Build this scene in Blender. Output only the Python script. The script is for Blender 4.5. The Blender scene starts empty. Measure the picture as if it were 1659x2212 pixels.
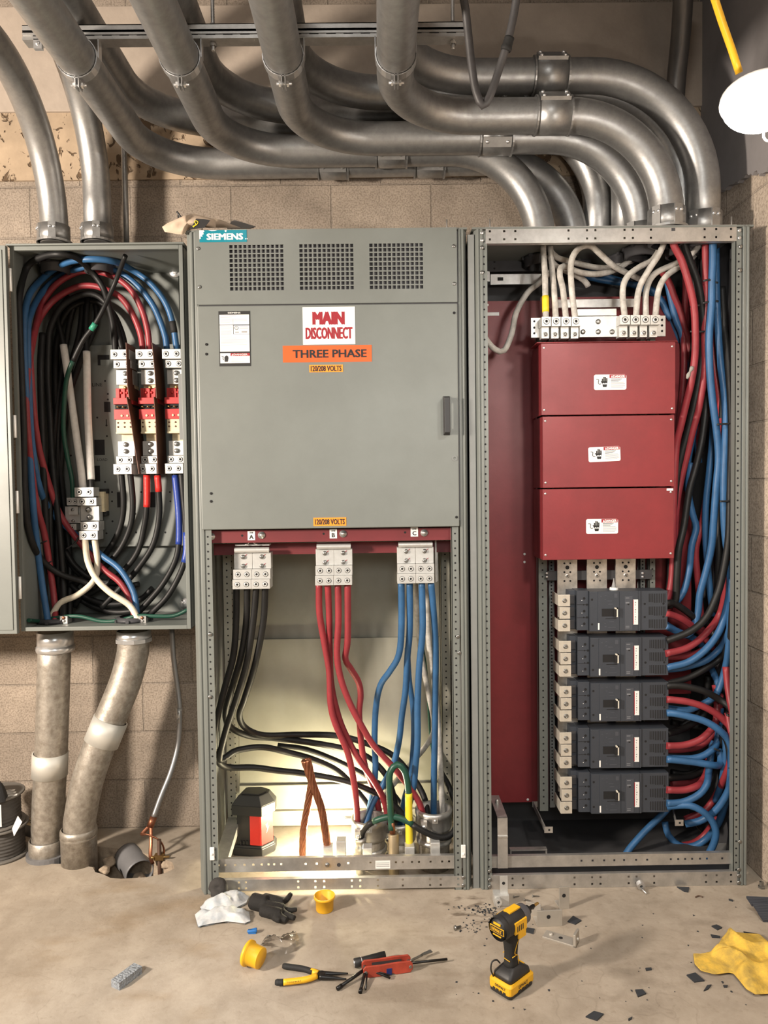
import bpy, bmesh, math, random
from mathutils import Vector, Matrix, noise
from mathutils.geometry import tessellate_polygon
random.seed(7)
SC = bpy.context.scene
COL = SC.collection
V = Vector

# ------------------------------------------------------------------ camera
XC, CD, ZC, PITCH, YAW, ROLL = 0.64181638, 2.53640451, 1.41833208, 0.03611961, 0.00794451, -0.01286823
FPX = 1600.0
_cp, _sp, _cy, _sy, _cr, _sr = math.cos(PITCH), math.sin(PITCH), math.cos(YAW), math.sin(YAW), math.cos(ROLL), math.sin(ROLL)
FWD = V((_cp*_sy, _cp*_cy, -_sp))
_up = V((_sp*_sy, _sp*_cy, _cp)); _ri = V((_cy, -_sy, 0))
RGT = _cr*_ri + _sr*_up
UPV = _cr*_up - _sr*_ri
CAM = V((XC, -CD, ZC))
cd = bpy.data.cameras.new('camera'); cam = bpy.data.objects.new('camera', cd); COL.objects.link(cam)
cd.sensor_fit = 'AUTO'; cd.sensor_width = 36.0; cd.lens = FPX/2212*36.0
cd.clip_start = 0.05; cd.clip_end = 100
cam.matrix_world = Matrix(((RGT.x, UPV.x, -FWD.x, CAM.x), (RGT.y, UPV.y, -FWD.y, CAM.y), (RGT.z, UPV.z, -FWD.z, CAM.z), (0, 0, 0, 1)))
SC.camera = cam

def ray(px, py): return FWD*FPX + RGT*(px-829.5) + UPV*(1106-py)
def P(px, py, y):                      # the world point seen at a pixel, on the vertical plane at depth y
    d = ray(px, py); return CAM + d*((y+CD)/d.y)
def F(px, py, z=0.0):                  # the world point seen at a pixel, at height z
    d = ray(px, py); return CAM + d*((z-ZC)/d.z)

# ------------------------------------------------------------------ light and exposure
SC.view_settings.view_transform = 'Standard'; SC.view_settings.look = 'None'
SC.view_settings.exposure = -0.32; SC.view_settings.gamma = 1.0
SC.view_settings.use_curve_mapping = False
w = bpy.data.worlds.new('world'); SC.world = w; w.use_nodes = True
w.node_tree.nodes['Background'].inputs[0].default_value = (0.5, 0.5, 0.55, 1)
w.node_tree.nodes['Background'].inputs[1].default_value = 0.05
def light(name, kind, loc, target, power, col, size=.2, spot=None, blend=.5):
    l = bpy.data.lights.new(name, kind); l.energy = power; l.color = col
    if kind == 'AREA': l.shape = 'DISK'; l.size = size
    else: l.shadow_soft_size = size
    if spot: l.spot_size = math.radians(spot); l.spot_blend = blend
    o = bpy.data.objects.new(name, l); COL.objects.link(o); o.location = loc
    o.rotation_euler = (V(target)-V(loc)).to_track_quat('-Z', 'Y').to_euler()
    return o
light('room_light_left', 'AREA', (-2.2, -2.0, 1.85), (-.1, .45, 1.4), 275, (1.0, .87, .74), .35)
light('room_light_rear', 'SPOT', (.7, -3.1, 1.95), (.85, 0, .72), 95, (.98, 1.0, .97), .30, 58, .7)
light('fill_light_right', 'AREA', (1.36, -1.42, 1.85), (1.99, -.45, 1.3), 13, (1.0, .90, .80), .14)  # added fill, aimed at the right wall to brighten it
light('fill_light_top', 'AREA', (.2, -3.2, 3.4), (.2, -2.2, .6), 52, (1.0, .97, .92), .6)  # added overhead fill for ambience and reflections on the conduits
light('room_light_near_floor', 'SPOT', (-.6, -2.6, 1.8), (-.1, -1.2, 0), 190, (.88, .94, 1.0), .06, 30, .22)
LAMP_GLOW = 230.0          # strength of the hanging work lamp's own globe
LANTERN_W = 28.0           # watts of the lantern's beam inside the cabinet
light('lantern_beam', 'POINT', P(706, 1786, .27), P(860, 1770, .30), LANTERN_W, (1.0, .88, .58), .03)

# ------------------------------------------------------------------ materials
def lin(c):
    if isinstance(c, str):
        c = [int(c[i:i+2], 16)/255 for i in (1, 3, 5)]
        c = [x/12.92 if x <= .04045 else ((x+.055)/1.055)**2.4 for x in c]
    return tuple(c[:3])
_mats = {}
def mat(name, col, rough=.5, metal=0.0, var=0.0, vs=6.0, bump=0.0, bs=80.0, emit=0.0, spec=.5, dirt=None, coat=0.0, stretch=None):
    if name in _mats: return _mats[name]
    m = bpy.data.materials.new(name); m.use_nodes = True; _mats[name] = m
    N, L = m.node_tree.nodes, m.node_tree.links
    b = N['Principled BSDF']; c = lin(col)
    b.inputs['Base Color'].default_value = (*c, 1); b.inputs['Roughness'].default_value = rough
    b.inputs['Metallic'].default_value = metal; b.inputs['Specular IOR Level'].default_value = spec
    if coat: b.inputs['Coat Weight'].default_value = coat; b.inputs['Coat Roughness'].default_value = .15
    if emit: b.inputs['Emission Color'].default_value = (*c, 1); b.inputs['Emission Strength'].default_value = emit
    if var or bump:
        tc = N.new('ShaderNodeTexCoord'); mp = N.new('ShaderNodeMapping'); L.new(tc.outputs['Object'], mp.inputs[0])
        if stretch: mp.inputs['Scale'].default_value = stretch
    if var:
        n = N.new('ShaderNodeTexNoise'); n.inputs['Scale'].default_value = vs; n.inputs['Detail'].default_value = 6; n.inputs['Roughness'].default_value = .65
        L.new(mp.outputs[0], n.inputs['Vector'])
        r = N.new('ShaderNodeValToRGB'); d = lin(dirt) if dirt else tuple(x*(1-var) for x in c)
        r.color_ramp.elements[0].position = .32; r.color_ramp.elements[1].position = .66
        r.color_ramp.elements[0].color = (*d, 1); r.color_ramp.elements[1].color = (*[min(1, x*(1+var*.35)) for x in c], 1)
        L.new(n.outputs[0], r.inputs[0]); L.new(r.outputs[0], b.inputs['Base Color'])
        rr = N.new('ShaderNodeMapRange'); rr.inputs['To Min'].default_value = min(1, rough+.12); rr.inputs['To Max'].default_value = max(.05, rough-.08)
        L.new(n.outputs[0], rr.inputs[0]); L.new(rr.outputs[0], b.inputs['Roughness'])
    if bump:
        n2 = N.new('ShaderNodeTexNoise'); n2.inputs['Scale'].default_value = bs; n2.inputs['Detail'].default_value = 3
        L.new(mp.outputs[0], n2.inputs['Vector'])
        bp = N.new('ShaderNodeBump'); bp.inputs['Strength'].default_value = bump; bp.inputs['Distance'].default_value = .01
        L.new(n2.outputs[0], bp.inputs['Height']); L.new(bp.outputs[0], b.inputs['Normal'])
    return m

GRAY   = mat('gray_enamel', (.168, .182, .170), .42, var=.12, vs=3, bump=.02, bs=300)
GRAYD  = mat('gray_enamel_inside', (.20, .21, .205), .5, var=.15, vs=4)
OLIVE  = mat('cabinet_back_paint', (.30, .29, .24), .5, var=.15, vs=3)
DARKST = mat('dark_steel', (.045, .045, .05), .55, var=.3, vs=10)
HOLE   = mat('punched_hole_dark', (.008, .008, .009), .8)
GALV   = mat('galvanised_steel', (.58, .57, .55), .38, metal=.8, var=.28, vs=14, bump=.03, bs=200)
CONDUIT= mat('conduit_zinc', (.37, .37, .365), .40, metal=.8, var=.2, vs=30, bump=.03, bs=120)
RIGID  = mat('weathered_conduit', (.43, .40, .355), .46, metal=.75, var=.35, vs=45, bump=.05, bs=120, dirt=(.27, .24, .20))
CHROME = mat('bright_zinc', (.70, .71, .72), .30, metal=.85, var=.15, vs=18)
ALU    = mat('aluminium_lug', (.62, .62, .60), .40, metal=.55, var=.15, vs=30)
BUSM   = mat('tin_plated_bus', (.62, .60, .56), .34, metal=.7, var=.4, vs=20)
TERM   = mat('terminal_plate', (.66, .62, .54), .38, metal=.45, var=.15, vs=30)
REDP   = mat('red_barrier_board', (.205, .023, .028), .42, var=.18, vs=5, bump=.03, bs=90)
REDD   = mat('red_rail_paint', (.15, .018, .022), .5, var=.15, vs=8)
BLK    = mat('black_cable_sheath', (.011, .011, .011), .5, var=.35, vs=20, bump=.02, bs=200, spec=.35)
RED    = mat('red_cable_sheath', (.29, .036, .045), .42, var=.22, vs=14, spec=.4)
BLUE   = mat('blue_cable_sheath', (.034, .115, .255), .42, var=.22, vs=14, spec=.4)
WHT    = mat('white_cable_sheath', (.58, .56, .52), .5, var=.28, vs=24, dirt=(.30, .28, .25))
CREAM  = mat('cream_cable_sheath', (.72, .64, .50), .5, var=.2, vs=20)
GRN    = mat('green_cable_sheath', (.012, .07, .045), .4, var=.2, vs=20)
TAPEW  = mat('white_tape', (.88, .86, .82), .6, var=.1, vs=60, bump=.1, bs=90)
TAPER  = mat('red_tape', (.62, .025, .02), .45, bump=.08, bs=90)
TAPEB  = mat('blue_tape', (.02, .05, .28), .4, bump=.05, bs=90)
TAPEG  = mat('green_tape', (.03, .25, .16), .45, bump=.1, bs=90)
YEL    = mat('yellow_plastic', (.78, .42, .015), .45, bump=.04, bs=160)
YELT   = mat('yellow_tape', (.80, .62, .03), .5)
BLKP   = mat('black_plastic', (.02, .02, .021), .5, bump=.03, bs=200)
BLKR   = mat('black_rubber', (.012, .012, .012), .75, bump=.1, bs=180)
BRK    = mat('breaker_case', (.040, .047, .060), .5, var=.12, vs=12)
BRK2   = mat('breaker_case_label', (.060, .067, .082), .45)
PAPER  = mat('white_label', (.80, .80, .78), .5)
INKK   = mat('black_ink', (.012, .012, .012), .6)
INKR   = mat('red_ink', (.30, .012, .022), .55)
INKG   = mat('grey_ink', (.30, .30, .30), .6)
TEAL   = mat('teal_label', (.0, .20, .27), .35)
ORNG   = mat('orange_label', (.72, .10, .012), .45)
ORNG2  = mat('amber_label', (.90, .28, .02), .45)
COPPER = mat('copper', (.36, .15, .085), .38, metal=.9, var=.35, vs=40)
BROWN  = mat('brown_barrier', (.12, .05, .028), .55, var=.2, vs=10)
IVORY  = mat('ivory_insulator', (.72, .62, .42), .5, var=.15, vs=40)
REDPL  = mat('red_moulded_plastic', (.52, .03, .03), .4, var=.15, vs=20)
PVC    = mat('grey_pvc', (.16, .16, .165), .45, var=.15, vs=10)
CONCR  = mat('broken_concrete', (.42, .33, .24), .9, var=.4, vs=18, bump=.5, bs=40)
STEELG = mat('grey_tool_steel', (.28, .28, .27), .35, metal=.9)

# ------------------------------------------------------------------ mesh builder
class MB:
    def __init__(s): s.v = []; s.f = []; s.mi = []; s.sm = []
    def add(s, vs, fs, m=0, smooth=False):
        o = len(s.v); s.v += [V(p) for p in vs]
        for f in fs: s.f.append([i+o for i in f]); s.mi.append(m); s.sm.append(smooth)
        return s
    def box(s, x0, x1, y0, y1, z0, z1, m=0):
        return s.add([(x0,y0,z0),(x1,y0,z0),(x1,y1,z0),(x0,y1,z0),(x0,y0,z1),(x1,y0,z1),(x1,y1,z1),(x0,y1,z1)],
                     [(3,2,1,0),(4,5,6,7),(0,1,5,4),(1,2,6,5),(2,3,7,6),(3,0,4,7)], m)
    def obox(s, c, U, W, N, a, b, d, m=0):   # oriented box, half sizes a, b, d
        c, U, W, N = V(c), V(U).normalized(), V(W).normalized(), V(N).normalized()
        vs = [c+U*a*i+W*b*j+N*d*k for k in (-1,1) for j in (-1,1) for i in (-1,1)]
        return s.add(vs, [(0,2,3,1),(4,5,7,6),(0,1,5,4),(2,6,7,3),(0,4,6,2),(1,3,7,5)], m)
    def tube(s, pts, r, seg=12, m=0, cap=True, flat=1.0, twist=0.0):
        pts = [V(p) for p in pts]; n = len(pts)
        rs = r if isinstance(r, (list, tuple)) else [r]*n
        T = [(pts[min(i+1, n-1)]-pts[max(i-1, 0)]).normalized() for i in range(n)]
        a = V((0, -1, 0)) if abs(T[0].y) < .9 else V((0, 0, 1))
        a = (a-T[0]*a.dot(T[0])).normalized(); vs = []
        for i in range(n):
            if i:
                q = T[i-1].rotation_difference(T[i]); a = q @ a; a = (a-T[i]*a.dot(T[i])).normalized()
            b = T[i].cross(a)
            for k in range(seg):
                t = 2*math.pi*k/seg + twist*i
                vs.append(pts[i]+(a*math.cos(t)*flat+b*math.sin(t))*rs[i])
        fs = [(i*seg+k, i*seg+(k+1) % seg, (i+1)*seg+(k+1) % seg, (i+1)*seg+k) for i in range(n-1) for k in range(seg)]
        s.add(vs, fs, m, True)
        if cap: 
            o = len(s.v)-len(vs)
            s.f.append([o+k for k in range(seg)][::-1]); s.mi.append(m); s.sm.append(False)
            s.f.append([o+(n-1)*seg+k for k in range(seg)]); s.mi.append(m); s.sm.append(False)
        return s
    def cyl(s, p0, p1, r, seg=16, m=0, r1=None): return s.tube([p0, p1], [r, r if r1 is None else r1], seg, m)
    def lathe(s, prof, c, axis=(0,0,1), seg=24, m=0, smooth=True):   # prof: (radius, along)
        A = V(axis).normalized(); a = V((1,0,0)) if abs(A.x) < .8 else V((0,0,1)); a = (a-A*a.dot(A)).normalized(); b = A.cross(a); c = V(c)
        vs = [c+A*h+(a*math.cos(2*math.pi*k/seg)+b*math.sin(2*math.pi*k/seg))*max(r, 1e-5) for r, h in prof for k in range(seg)]
        n = len(prof)
        s.add(vs, [(i*seg+k, i*seg+(k+1) % seg, (i+1)*seg+(k+1) % seg, (i+1)*seg+k) for i in range(n-1) for k in range(seg)], m, smooth)
        return s
    def ring(s, c, axis, ri, ro, h, seg=24, m=0):
        return s.lathe([(ri, -h/2), (ro, -h/2), (ro, h/2), (ri, h/2), (ri, -h/2)], c, axis, seg, m, False)
    def poly(s, pts, d=None, m=0):           # flat polygon of 3D points, extruded by vector d
        pts = [V(p) for p in pts]; n = len(pts)
        if d is None: return s.add(pts, [list(range(n))], m)
        d = V(d)
        return s.add(pts+[p+d for p in pts], [list(range(n))[::-1], [n+i for i in range(n)]]+[(i, (i+1) % n, n+(i+1) % n, n+i) for i in range(n)], m)
    def disc(s, c, r, m=0, seg=10, nrm=(0,-1,0)):
        A = V(nrm).normalized(); a = V((1,0,0)) if abs(A.x) < .8 else V((0,0,1)); a = (a-A*a.dot(A)).normalized(); b = A.cross(a); c = V(c)
        return s.add([c+(a*math.cos(2*math.pi*k/seg)+b*math.sin(2*math.pi*k/seg))*r for k in range(seg)], [list(range(seg))], m)
    def bolt(s, c, r, m=0, h=.004, nrm=(0,-1,0), dome=True):
        A = V(nrm).normalized()
        pr = [(r, 0), (r, h*.5), (r*.8, h*.85), (r*.4, h), (0, h)] if dome else [(r, 0), (r, h), (0, h)]
        return s.lathe(pr, c, A, 12, m, dome)
    def text(s, body, O, U, W, width=None, height=None, m=0, bold=.0, align='C'):
        cu = bpy.data.curves.new('lettering', 'FONT'); cu.body = body; cu.size = 1; cu.resolution_u = 2
        ob = bpy.data.objects.new('lettering', cu); COL.objects.link(ob)
        dg = bpy.context.evaluated_depsgraph_get(); me = ob.evaluated_get(dg).to_mesh()
        vs = [v.co.copy() for v in me.vertices]; fs = [list(p.vertices) for p in me.polygons]
        ob.evaluated_get(dg).to_mesh_clear(); bpy.data.objects.remove(ob); bpy.data.curves.remove(cu)
        x0, x1 = min(v.x for v in vs), max(v.x for v in vs); y0, y1 = min(v.y for v in vs), max(v.y for v in vs)
        sy_ = height/(y1-y0) if height else width/(x1-x0); sx_ = width/(x1-x0) if width else sy_
        O, U, W = V(O), V(U), V(W); ox = (x0+x1)/2 if align == 'C' else x0
        N_ = U.cross(W)
        for k, (i, j) in enumerate(((0, 0), (1, .5), (-1, .5), (1, -.5), (-1, -.5)) if bold > 0 else ((0, 0),)):   # overprint for a bold face
            s.add([O+N_*(k*.00006)+U*((v.x-ox)*sx_+i*bold*sy_)+W*((v.y-(y0+y1)/2)*sy_+j*bold*sy_) for v in vs], fs, m)
        return s
    def build(s, name, mats, parent=None, bev=0.0, bseg=2, sub=0, solid=0.0, origin=None, remesh=0.0, smooth_it=0):
        me = bpy.data.meshes.new(name); 
        lo = V([min(v[i] for v in s.v) for i in range(3)]); hi = V([max(v[i] for v in s.v) for i in range(3)])
        if origin is None: origin = V(((lo.x+hi.x)/2, (lo.y+hi.y)/2, lo.z))
        origin = V(origin)
        me.from_pydata([tuple(v-origin) for v in s.v], [], s.f)
        for i, p in enumerate(me.polygons): p.material_index = s.mi[i]; p.use_smooth = s.sm[i]
        for m in (mats if isinstance(mats, (list, tuple)) else [mats]): me.materials.append(m)
        me.update()
        bm = bmesh.new(); bm.from_mesh(me); bmesh.ops.recalc_face_normals(bm, faces=bm.faces); bm.to_mesh(me); bm.free()
        o = bpy.data.objects.new(name, me); COL.objects.link(o); WL[o.name] = origin
        if parent is not None: o.parent = parent; o.location = origin-WL[parent.name]
        else: o.location = origin
        if remesh:
            md = o.modifiers.new('remesh', 'REMESH'); md.mode = 'VOXEL'; md.voxel_size = remesh; md.use_smooth_shade = True
        if smooth_it:
            md = o.modifiers.new('smooth', 'SMOOTH'); md.iterations = smooth_it; md.factor = .5
        if solid: md = o.modifiers.new('solid', 'SOLIDIFY'); md.thickness = solid; md.offset = 0
        if sub: md = o.modifiers.new('sub', 'SUBSURF'); md.levels = sub; md.render_levels = sub
        if bev:
            md = o.modifiers.new('bevel', 'BEVEL'); md.width = bev; md.segments = bseg; md.limit_method = 'ANGLE'; md.angle_limit = math.radians(40)
        return o
WL = {}
def tag(o, label=None, cat=None, group=None, kind=None):
    for k, v in (('label', label), ('category', cat), ('group', group), ('kind', kind)):
        if v: o[k] = v
    return o
def thing(name, label, cat, loc, group=None):
    o = bpy.data.objects.new(name, None); COL.objects.link(o); o.empty_display_size = .05
    o.location = loc; WL[o.name] = V(loc); return tag(o, label, cat, group)
def spline(pts, step=.02):                   # Catmull-Rom through the points
    pts = [V(p) for p in pts]
    if len(pts) < 3:
        n = max(2, int((pts[1]-pts[0]).length/step)); return [pts[0].lerp(pts[1], i/n) for i in range(n+1)]
    q = [pts[0]*2-pts[1]]+pts+[pts[-1]*2-pts[-2]]; out = []
    for i in range(1, len(q)-2):
        a, b, c, d = q[i-1:i+3]; n = max(2, int((c-b).length/step))
        for k in range(n):
            t = k/n
            out.append(.5*((2*b)+(c-a)*t+(2*a-5*b+4*c-d)*t*t+(3*b-a-3*c+d)*t**3))
    out.append(q[-2]); return out
def fillet(pts, R, n=14):                    # polyline with round elbows
    pts = [V(p) for p in pts]; out = [pts[0]]
    for i in range(1, len(pts)-1):
        p = pts[i]; u = (pts[i-1]-p).normalized(); w_ = (pts[i+1]-p).normalized(); r = R[i-1] if isinstance(R, (list, tuple)) else R
        ang = u.angle(w_); t = r/math.tan(ang/2); bis = (u+w_).normalized(); c = p+bis*(r/math.sin(ang/2))
        a, b = p+u*t-c, p+w_*t-c; tot = a.angle(b)
        for k in range(n+1):
            f = k/n; out.append(c+(a*math.sin((1-f)*tot)+b*math.sin(f*tot))/math.sin(tot))
    out.append(pts[-1]); return out
X, Y, Z = V((1,0,0)), V((0,1,0)), V((0,0,1))
def rect(px0, py0, px1, py1, y):             # x0, x1, z0, z1 of an upright rectangle seen between two pixels at depth y
    mx, my = (px0+px1)/2, (py0+py1)/2
    return P(px0, my, y).x, P(px1, my, y).x, P(mx, py1, y).z, P(mx, py0, y).z
def pbox(mb, px0, py0, px1, py1, y0, y1, m=0):
    x0, x1, z0, z1 = rect(px0, py0, px1, py1, y0); return mb.box(x0, x1, y0, y1, z0, z1, m)

# ------------------------------------------------------------------ the room
WY, WX, CEIL = .52, 1.99, 3.46
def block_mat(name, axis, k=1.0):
    m = bpy.data.materials.new(name); m.use_nodes = True; N, L = m.node_tree.nodes, m.node_tree.links; b = N['Principled BSDF']
    b.inputs['Roughness'].default_value = .92; b.inputs['Specular IOR Level'].default_value = .2
    tc = N.new('ShaderNodeTexCoord'); sx = N.new('ShaderNodeSeparateXYZ'); L.new(tc.outputs['Object'], sx.inputs[0])
    cx = N.new('ShaderNodeCombineXYZ'); off = N.new('ShaderNodeMath'); off.operation = 'ADD'; off.inputs[1].default_value = .555 + .406*20 if axis == 'X' else 8.0
    L.new(sx.outputs[axis], off.inputs[0]); L.new(off.outputs[0], cx.inputs[0]); L.new(sx.outputs['Z'], cx.inputs[1])
    br = N.new('ShaderNodeTexBrick'); L.new(cx.outputs[0], br.inputs['Vector']); br.inputs['Scale'].default_value = 1
    br.inputs['Brick Width'].default_value = .4064; br.inputs['Row Height'].default_value = .2032; br.inputs['Mortar Size'].default_value = .0045
    br.inputs['Mortar Smooth'].default_value = .4; br.offset = .5
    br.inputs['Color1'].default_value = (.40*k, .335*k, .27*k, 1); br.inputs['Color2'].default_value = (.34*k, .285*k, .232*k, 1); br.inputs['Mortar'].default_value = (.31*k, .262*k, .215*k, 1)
    n = N.new('ShaderNodeTexNoise'); n.inputs['Scale'].default_value = 4; n.inputs['Detail'].default_value = 7; n.inputs['Roughness'].default_value = .7; L.new(tc.outputs['Object'], n.inputs['Vector'])
    r = N.new('ShaderNodeValToRGB'); r.color_ramp.elements[0].position = .3; r.color_ramp.elements[0].color = (.62, .62, .62, 1); r.color_ramp.elements[1].position = .7; r.color_ramp.elements[1].color = (1.05, 1.05, 1.05, 1); L.new(n.outputs[0], r.inputs[0])
    f = N.new('ShaderNodeTexNoise'); f.inputs['Scale'].default_value = 150; f.inputs['Detail'].default_value = 4; L.new(tc.outputs['Object'], f.inputs['Vector'])
    r2 = N.new('ShaderNodeValToRGB'); r2.color_ramp.elements[0].position = .38; r2.color_ramp.elements[0].color = (.6, .58, .56, 1); r2.color_ramp.elements[1].position = .56; r2.color_ramp.elements[1].color = (1, 1, 1, 1); L.new(f.outputs[0], r2.inputs[0])
    m1 = N.new('ShaderNodeMix'); m1.data_type = 'RGBA'; m1.blend_type = 'MULTIPLY'; m1.inputs[0].default_value = 1; L.new(br.outputs['Color'], m1.inputs[6]); L.new(r.outputs[0], m1.inputs[7])
    m2 = N.new('ShaderNodeMix'); m2.data_type = 'RGBA'; m2.blend_type = 'MULTIPLY'; m2.inputs[0].default_value = .8; L.new(m1.outputs[2], m2.inputs[6]); L.new(r2.outputs[0], m2.inputs[7])
    L.new(m2.outputs[2], b.inputs['Base Color'])
    inv = N.new('ShaderNodeMath'); inv.operation = 'SUBTRACT'; inv.inputs[0].default_value = 1; L.new(br.outputs['Fac'], inv.inputs[1])
    ad = N.new('ShaderNodeMath'); ad.operation = 'MULTIPLY_ADD'; L.new(f.outputs[0], ad.inputs[0]); ad.inputs[1].default_value = .45; L.new(inv.outputs[0], ad.inputs[2])
    bp = N.new('ShaderNodeBump'); bp.inputs['Strength'].default_value = .7; bp.inputs['Distance'].default_value = .006; L.new(ad.outputs[0], bp.inputs['Height']); L.new(bp.outputs[0], b.inputs['Normal'])
    return m
def floor_mat():
    m = bpy.data.materials.new('concrete_floor'); m.use_nodes = True; N, L = m.node_tree.nodes, m.node_tree.links; b = N['Principled BSDF']
    tc = N.new('ShaderNodeTexCoord'); out = None
    for sc, lo, hi, p0, p1, fac in ((1.6, (.74, .74, .74), (1.04, 1.04, 1.04), .3, .7, 1), (9, (.80, .78, .76), (1.04, 1.04, 1.04), .36, .62, .8), (45, (.72, .70, .68), (1, 1, 1), .30, .44, .55)):
        n = N.new('ShaderNodeTexNoise'); n.inputs['Scale'].default_value = sc; n.inputs['Detail'].default_value = 7; n.inputs['Roughness'].default_value = .65; n.inputs['Distortion'].default_value = .4; L.new(tc.outputs['Object'], n.inputs['Vector'])
        r = N.new('ShaderNodeValToRGB'); r.color_ramp.elements[0].position = p0; r.color_ramp.elements[0].color = (*lo, 1); r.color_ramp.elements[1].position = p1; r.color_ramp.elements[1].color = (*hi, 1); L.new(n.outputs[0], r.inputs[0])
        x = N.new('ShaderNodeMix'); x.data_type = 'RGBA'; x.blend_type = 'MULTIPLY'; x.inputs[0].default_value = fac
        if out is None: x.inputs[6].default_value = (.40, .345, .278, 1)
        else: L.new(out, x.inputs[6])
        L.new(r.outputs[0], x.inputs[7]); out = x.outputs[2]
    def spot(px, py, rad, sc, lo, hi, dark, stretch):     # smears of spilled dirt with a place of their own
        nonlocal out
        c = F(px, py); mp = N.new('ShaderNodeMapping'); mp.inputs['Scale'].default_value = stretch; L.new(tc.outputs['Object'], mp.inputs[0])
        n = N.new('ShaderNodeTexNoise'); n.inputs['Scale'].default_value = sc; n.inputs['Detail'].default_value = 5; L.new(mp.outputs[0], n.inputs['Vector'])
        d = N.new('ShaderNodeVectorMath'); d.operation = 'DISTANCE'; d.inputs[1].default_value = c; L.new(tc.outputs['Object'], d.inputs[0])
        mr = N.new('ShaderNodeMapRange'); mr.inputs['From Min'].default_value = 0; mr.inputs['From Max'].default_value = rad; mr.inputs['To Min'].default_value = .16; mr.inputs['To Max'].default_value = -.25; L.new(d.outputs['Value'], mr.inputs[0])
        a = N.new('ShaderNodeMath'); a.operation = 'ADD'; L.new(n.outputs[0], a.inputs[0]); L.new(mr.outputs[0], a.inputs[1])
        r = N.new('ShaderNodeMapRange'); r.inputs['From Min'].default_value = lo; r.inputs['From Max'].default_value = hi; L.new(a.outputs[0], r.inputs[0])
        x = N.new('ShaderNodeMix'); x.data_type = 'RGBA'; x.blend_type = 'MULTIPLY'; L.new(r.outputs[0], x.inputs[0]); L.new(out, x.inputs[6]); x.inputs[7].default_value = (*dark, 1); out = x.outputs[2]
    spot(1035, 1968, .28, 22, .58, .70, (.45, .42, .40), (.6, 1.4, 1)); spot(1560, 2080, .75, 7, .56, .72, (.70, .69, .68), (.6, 1.2, 1)); spot(300, 2010, .9, 5, .55, .70, (.82, .76, .68), (.6, 1.3, 1)); spot(880, 2150, .8, 9, .58, .70, (.84, .82, .80), (.5, 1.4, 1))
    vo = N.new('ShaderNodeTexVoronoi'); vo.feature = 'DISTANCE_TO_EDGE'; vo.inputs['Scale'].default_value = 1.3
    wn = N.new('ShaderNodeTexNoise'); wn.inputs['Scale'].default_value = 5; L.new(tc.outputs['Object'], wn.inputs['Vector']); va = N.new('ShaderNodeVectorMath'); va.operation = 'MULTIPLY_ADD'; va.inputs[1].default_value = (.25, .25, .25); L.new(wn.outputs['Color'], va.inputs[0]); L.new(tc.outputs['Object'], va.inputs[2]); L.new(va.outputs[0], vo.inputs['Vector'])
    cr = N.new('ShaderNodeMapRange'); cr.inputs['From Min'].default_value = .0005; cr.inputs['From Max'].default_value = .003; cr.inputs['To Min'].default_value = .15; cr.inputs['To Max'].default_value = 0; L.new(vo.outputs['Distance'], cr.inputs[0])
    x = N.new('ShaderNodeMix'); x.data_type = 'RGBA'; x.blend_type = 'MULTIPLY'; L.new(cr.outputs[0], x.inputs[0]); L.new(out, x.inputs[6]); x.inputs[7].default_value = (.3, .27, .24, 1); out = x.outputs[2]
    L.new(out, b.inputs['Base Color']); b.inputs['Roughness'].default_value = .8; b.inputs['Specular IOR Level'].default_value = .25
    bp = N.new('ShaderNodeBump'); bp.inputs['Strength'].default_value = .25; bp.inputs['Distance'].default_value = .004; L.new(n.outputs[0], bp.inputs['Height']); L.new(bp.outputs[0], b.inputs['Normal'])
    return m
def stucco_mat():
    m = mat('rough_grout_band', (.40, .305, .21), .95, var=.3, vs=5, bump=.0); N, L = m.node_tree.nodes, m.node_tree.links; b = N['Principled BSDF']
    tc = N.new('ShaderNodeTexCoord'); mp = N.new('ShaderNodeMapping'); mp.inputs['Scale'].default_value = (1, 1, .7); L.new(tc.outputs['Object'], mp.inputs[0])
    n = N.new('ShaderNodeTexNoise'); n.inputs['Scale'].default_value = 26; n.inputs['Detail'].default_value = 3; n.inputs['Distortion'].default_value = 1.2; L.new(mp.outputs[0], n.inputs['Vector'])
    r = N.new('ShaderNodeValToRGB'); r.color_ramp.elements[0].position = .36; r.color_ramp.elements[0].color = (.30, .25, .2, 1); r.color_ramp.elements[1].position = .42; r.color_ramp.elements[1].color = (1, 1, 1, 1); L.new(n.outputs[0], r.inputs[0])
    src = b.inputs['Base Color'].links[0].from_socket
    x = N.new('ShaderNodeMix'); x.data_type = 'RGBA'; x.blend_type = 'MULTIPLY'; x.inputs[0].default_value = 1; L.new(src, x.inputs[6]); L.new(r.outputs[0], x.inputs[7]); L.new(x.outputs[2], b.inputs['Base Color'])
    bp = N.new('ShaderNodeBump'); bp.inputs['Strength'].default_value = .8; bp.inputs['Distance'].default_value = .015; L.new(r.outputs[0], bp.inputs['Height']); L.new(bp.outputs[0], b.inputs['Normal'])
    return m
O0 = V((0, 0, 0))
def struct(mb, name, m, **k): return tag(mb.build(name, m, origin=O0, **k), kind='structure')
CONCB = mat('concrete_beam', (.40, .335, .275), .9, var=.16, vs=5, bump=.12, bs=50)
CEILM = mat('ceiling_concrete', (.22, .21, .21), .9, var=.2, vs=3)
struct(MB().box(-2.7, 2.1, WY, WY+.2, -.4, CEIL), 'wall_back', block_mat('block_wall_back', 'X'))
struct(MB().box(WX, WX+.2, -5.2, WY, -.4, CEIL), 'wall_right', block_mat('block_wall_side_lit', 'Y', 1.6))  # blocks coloured lighter to carry the lamp light on this wall
struct(MB().box(-2.9, -2.7, -5.2, WY+.2, -.4, CEIL), 'wall_left', mat('plain_side_wall', (.42, .38, .33), .9, var=.1))
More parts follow.
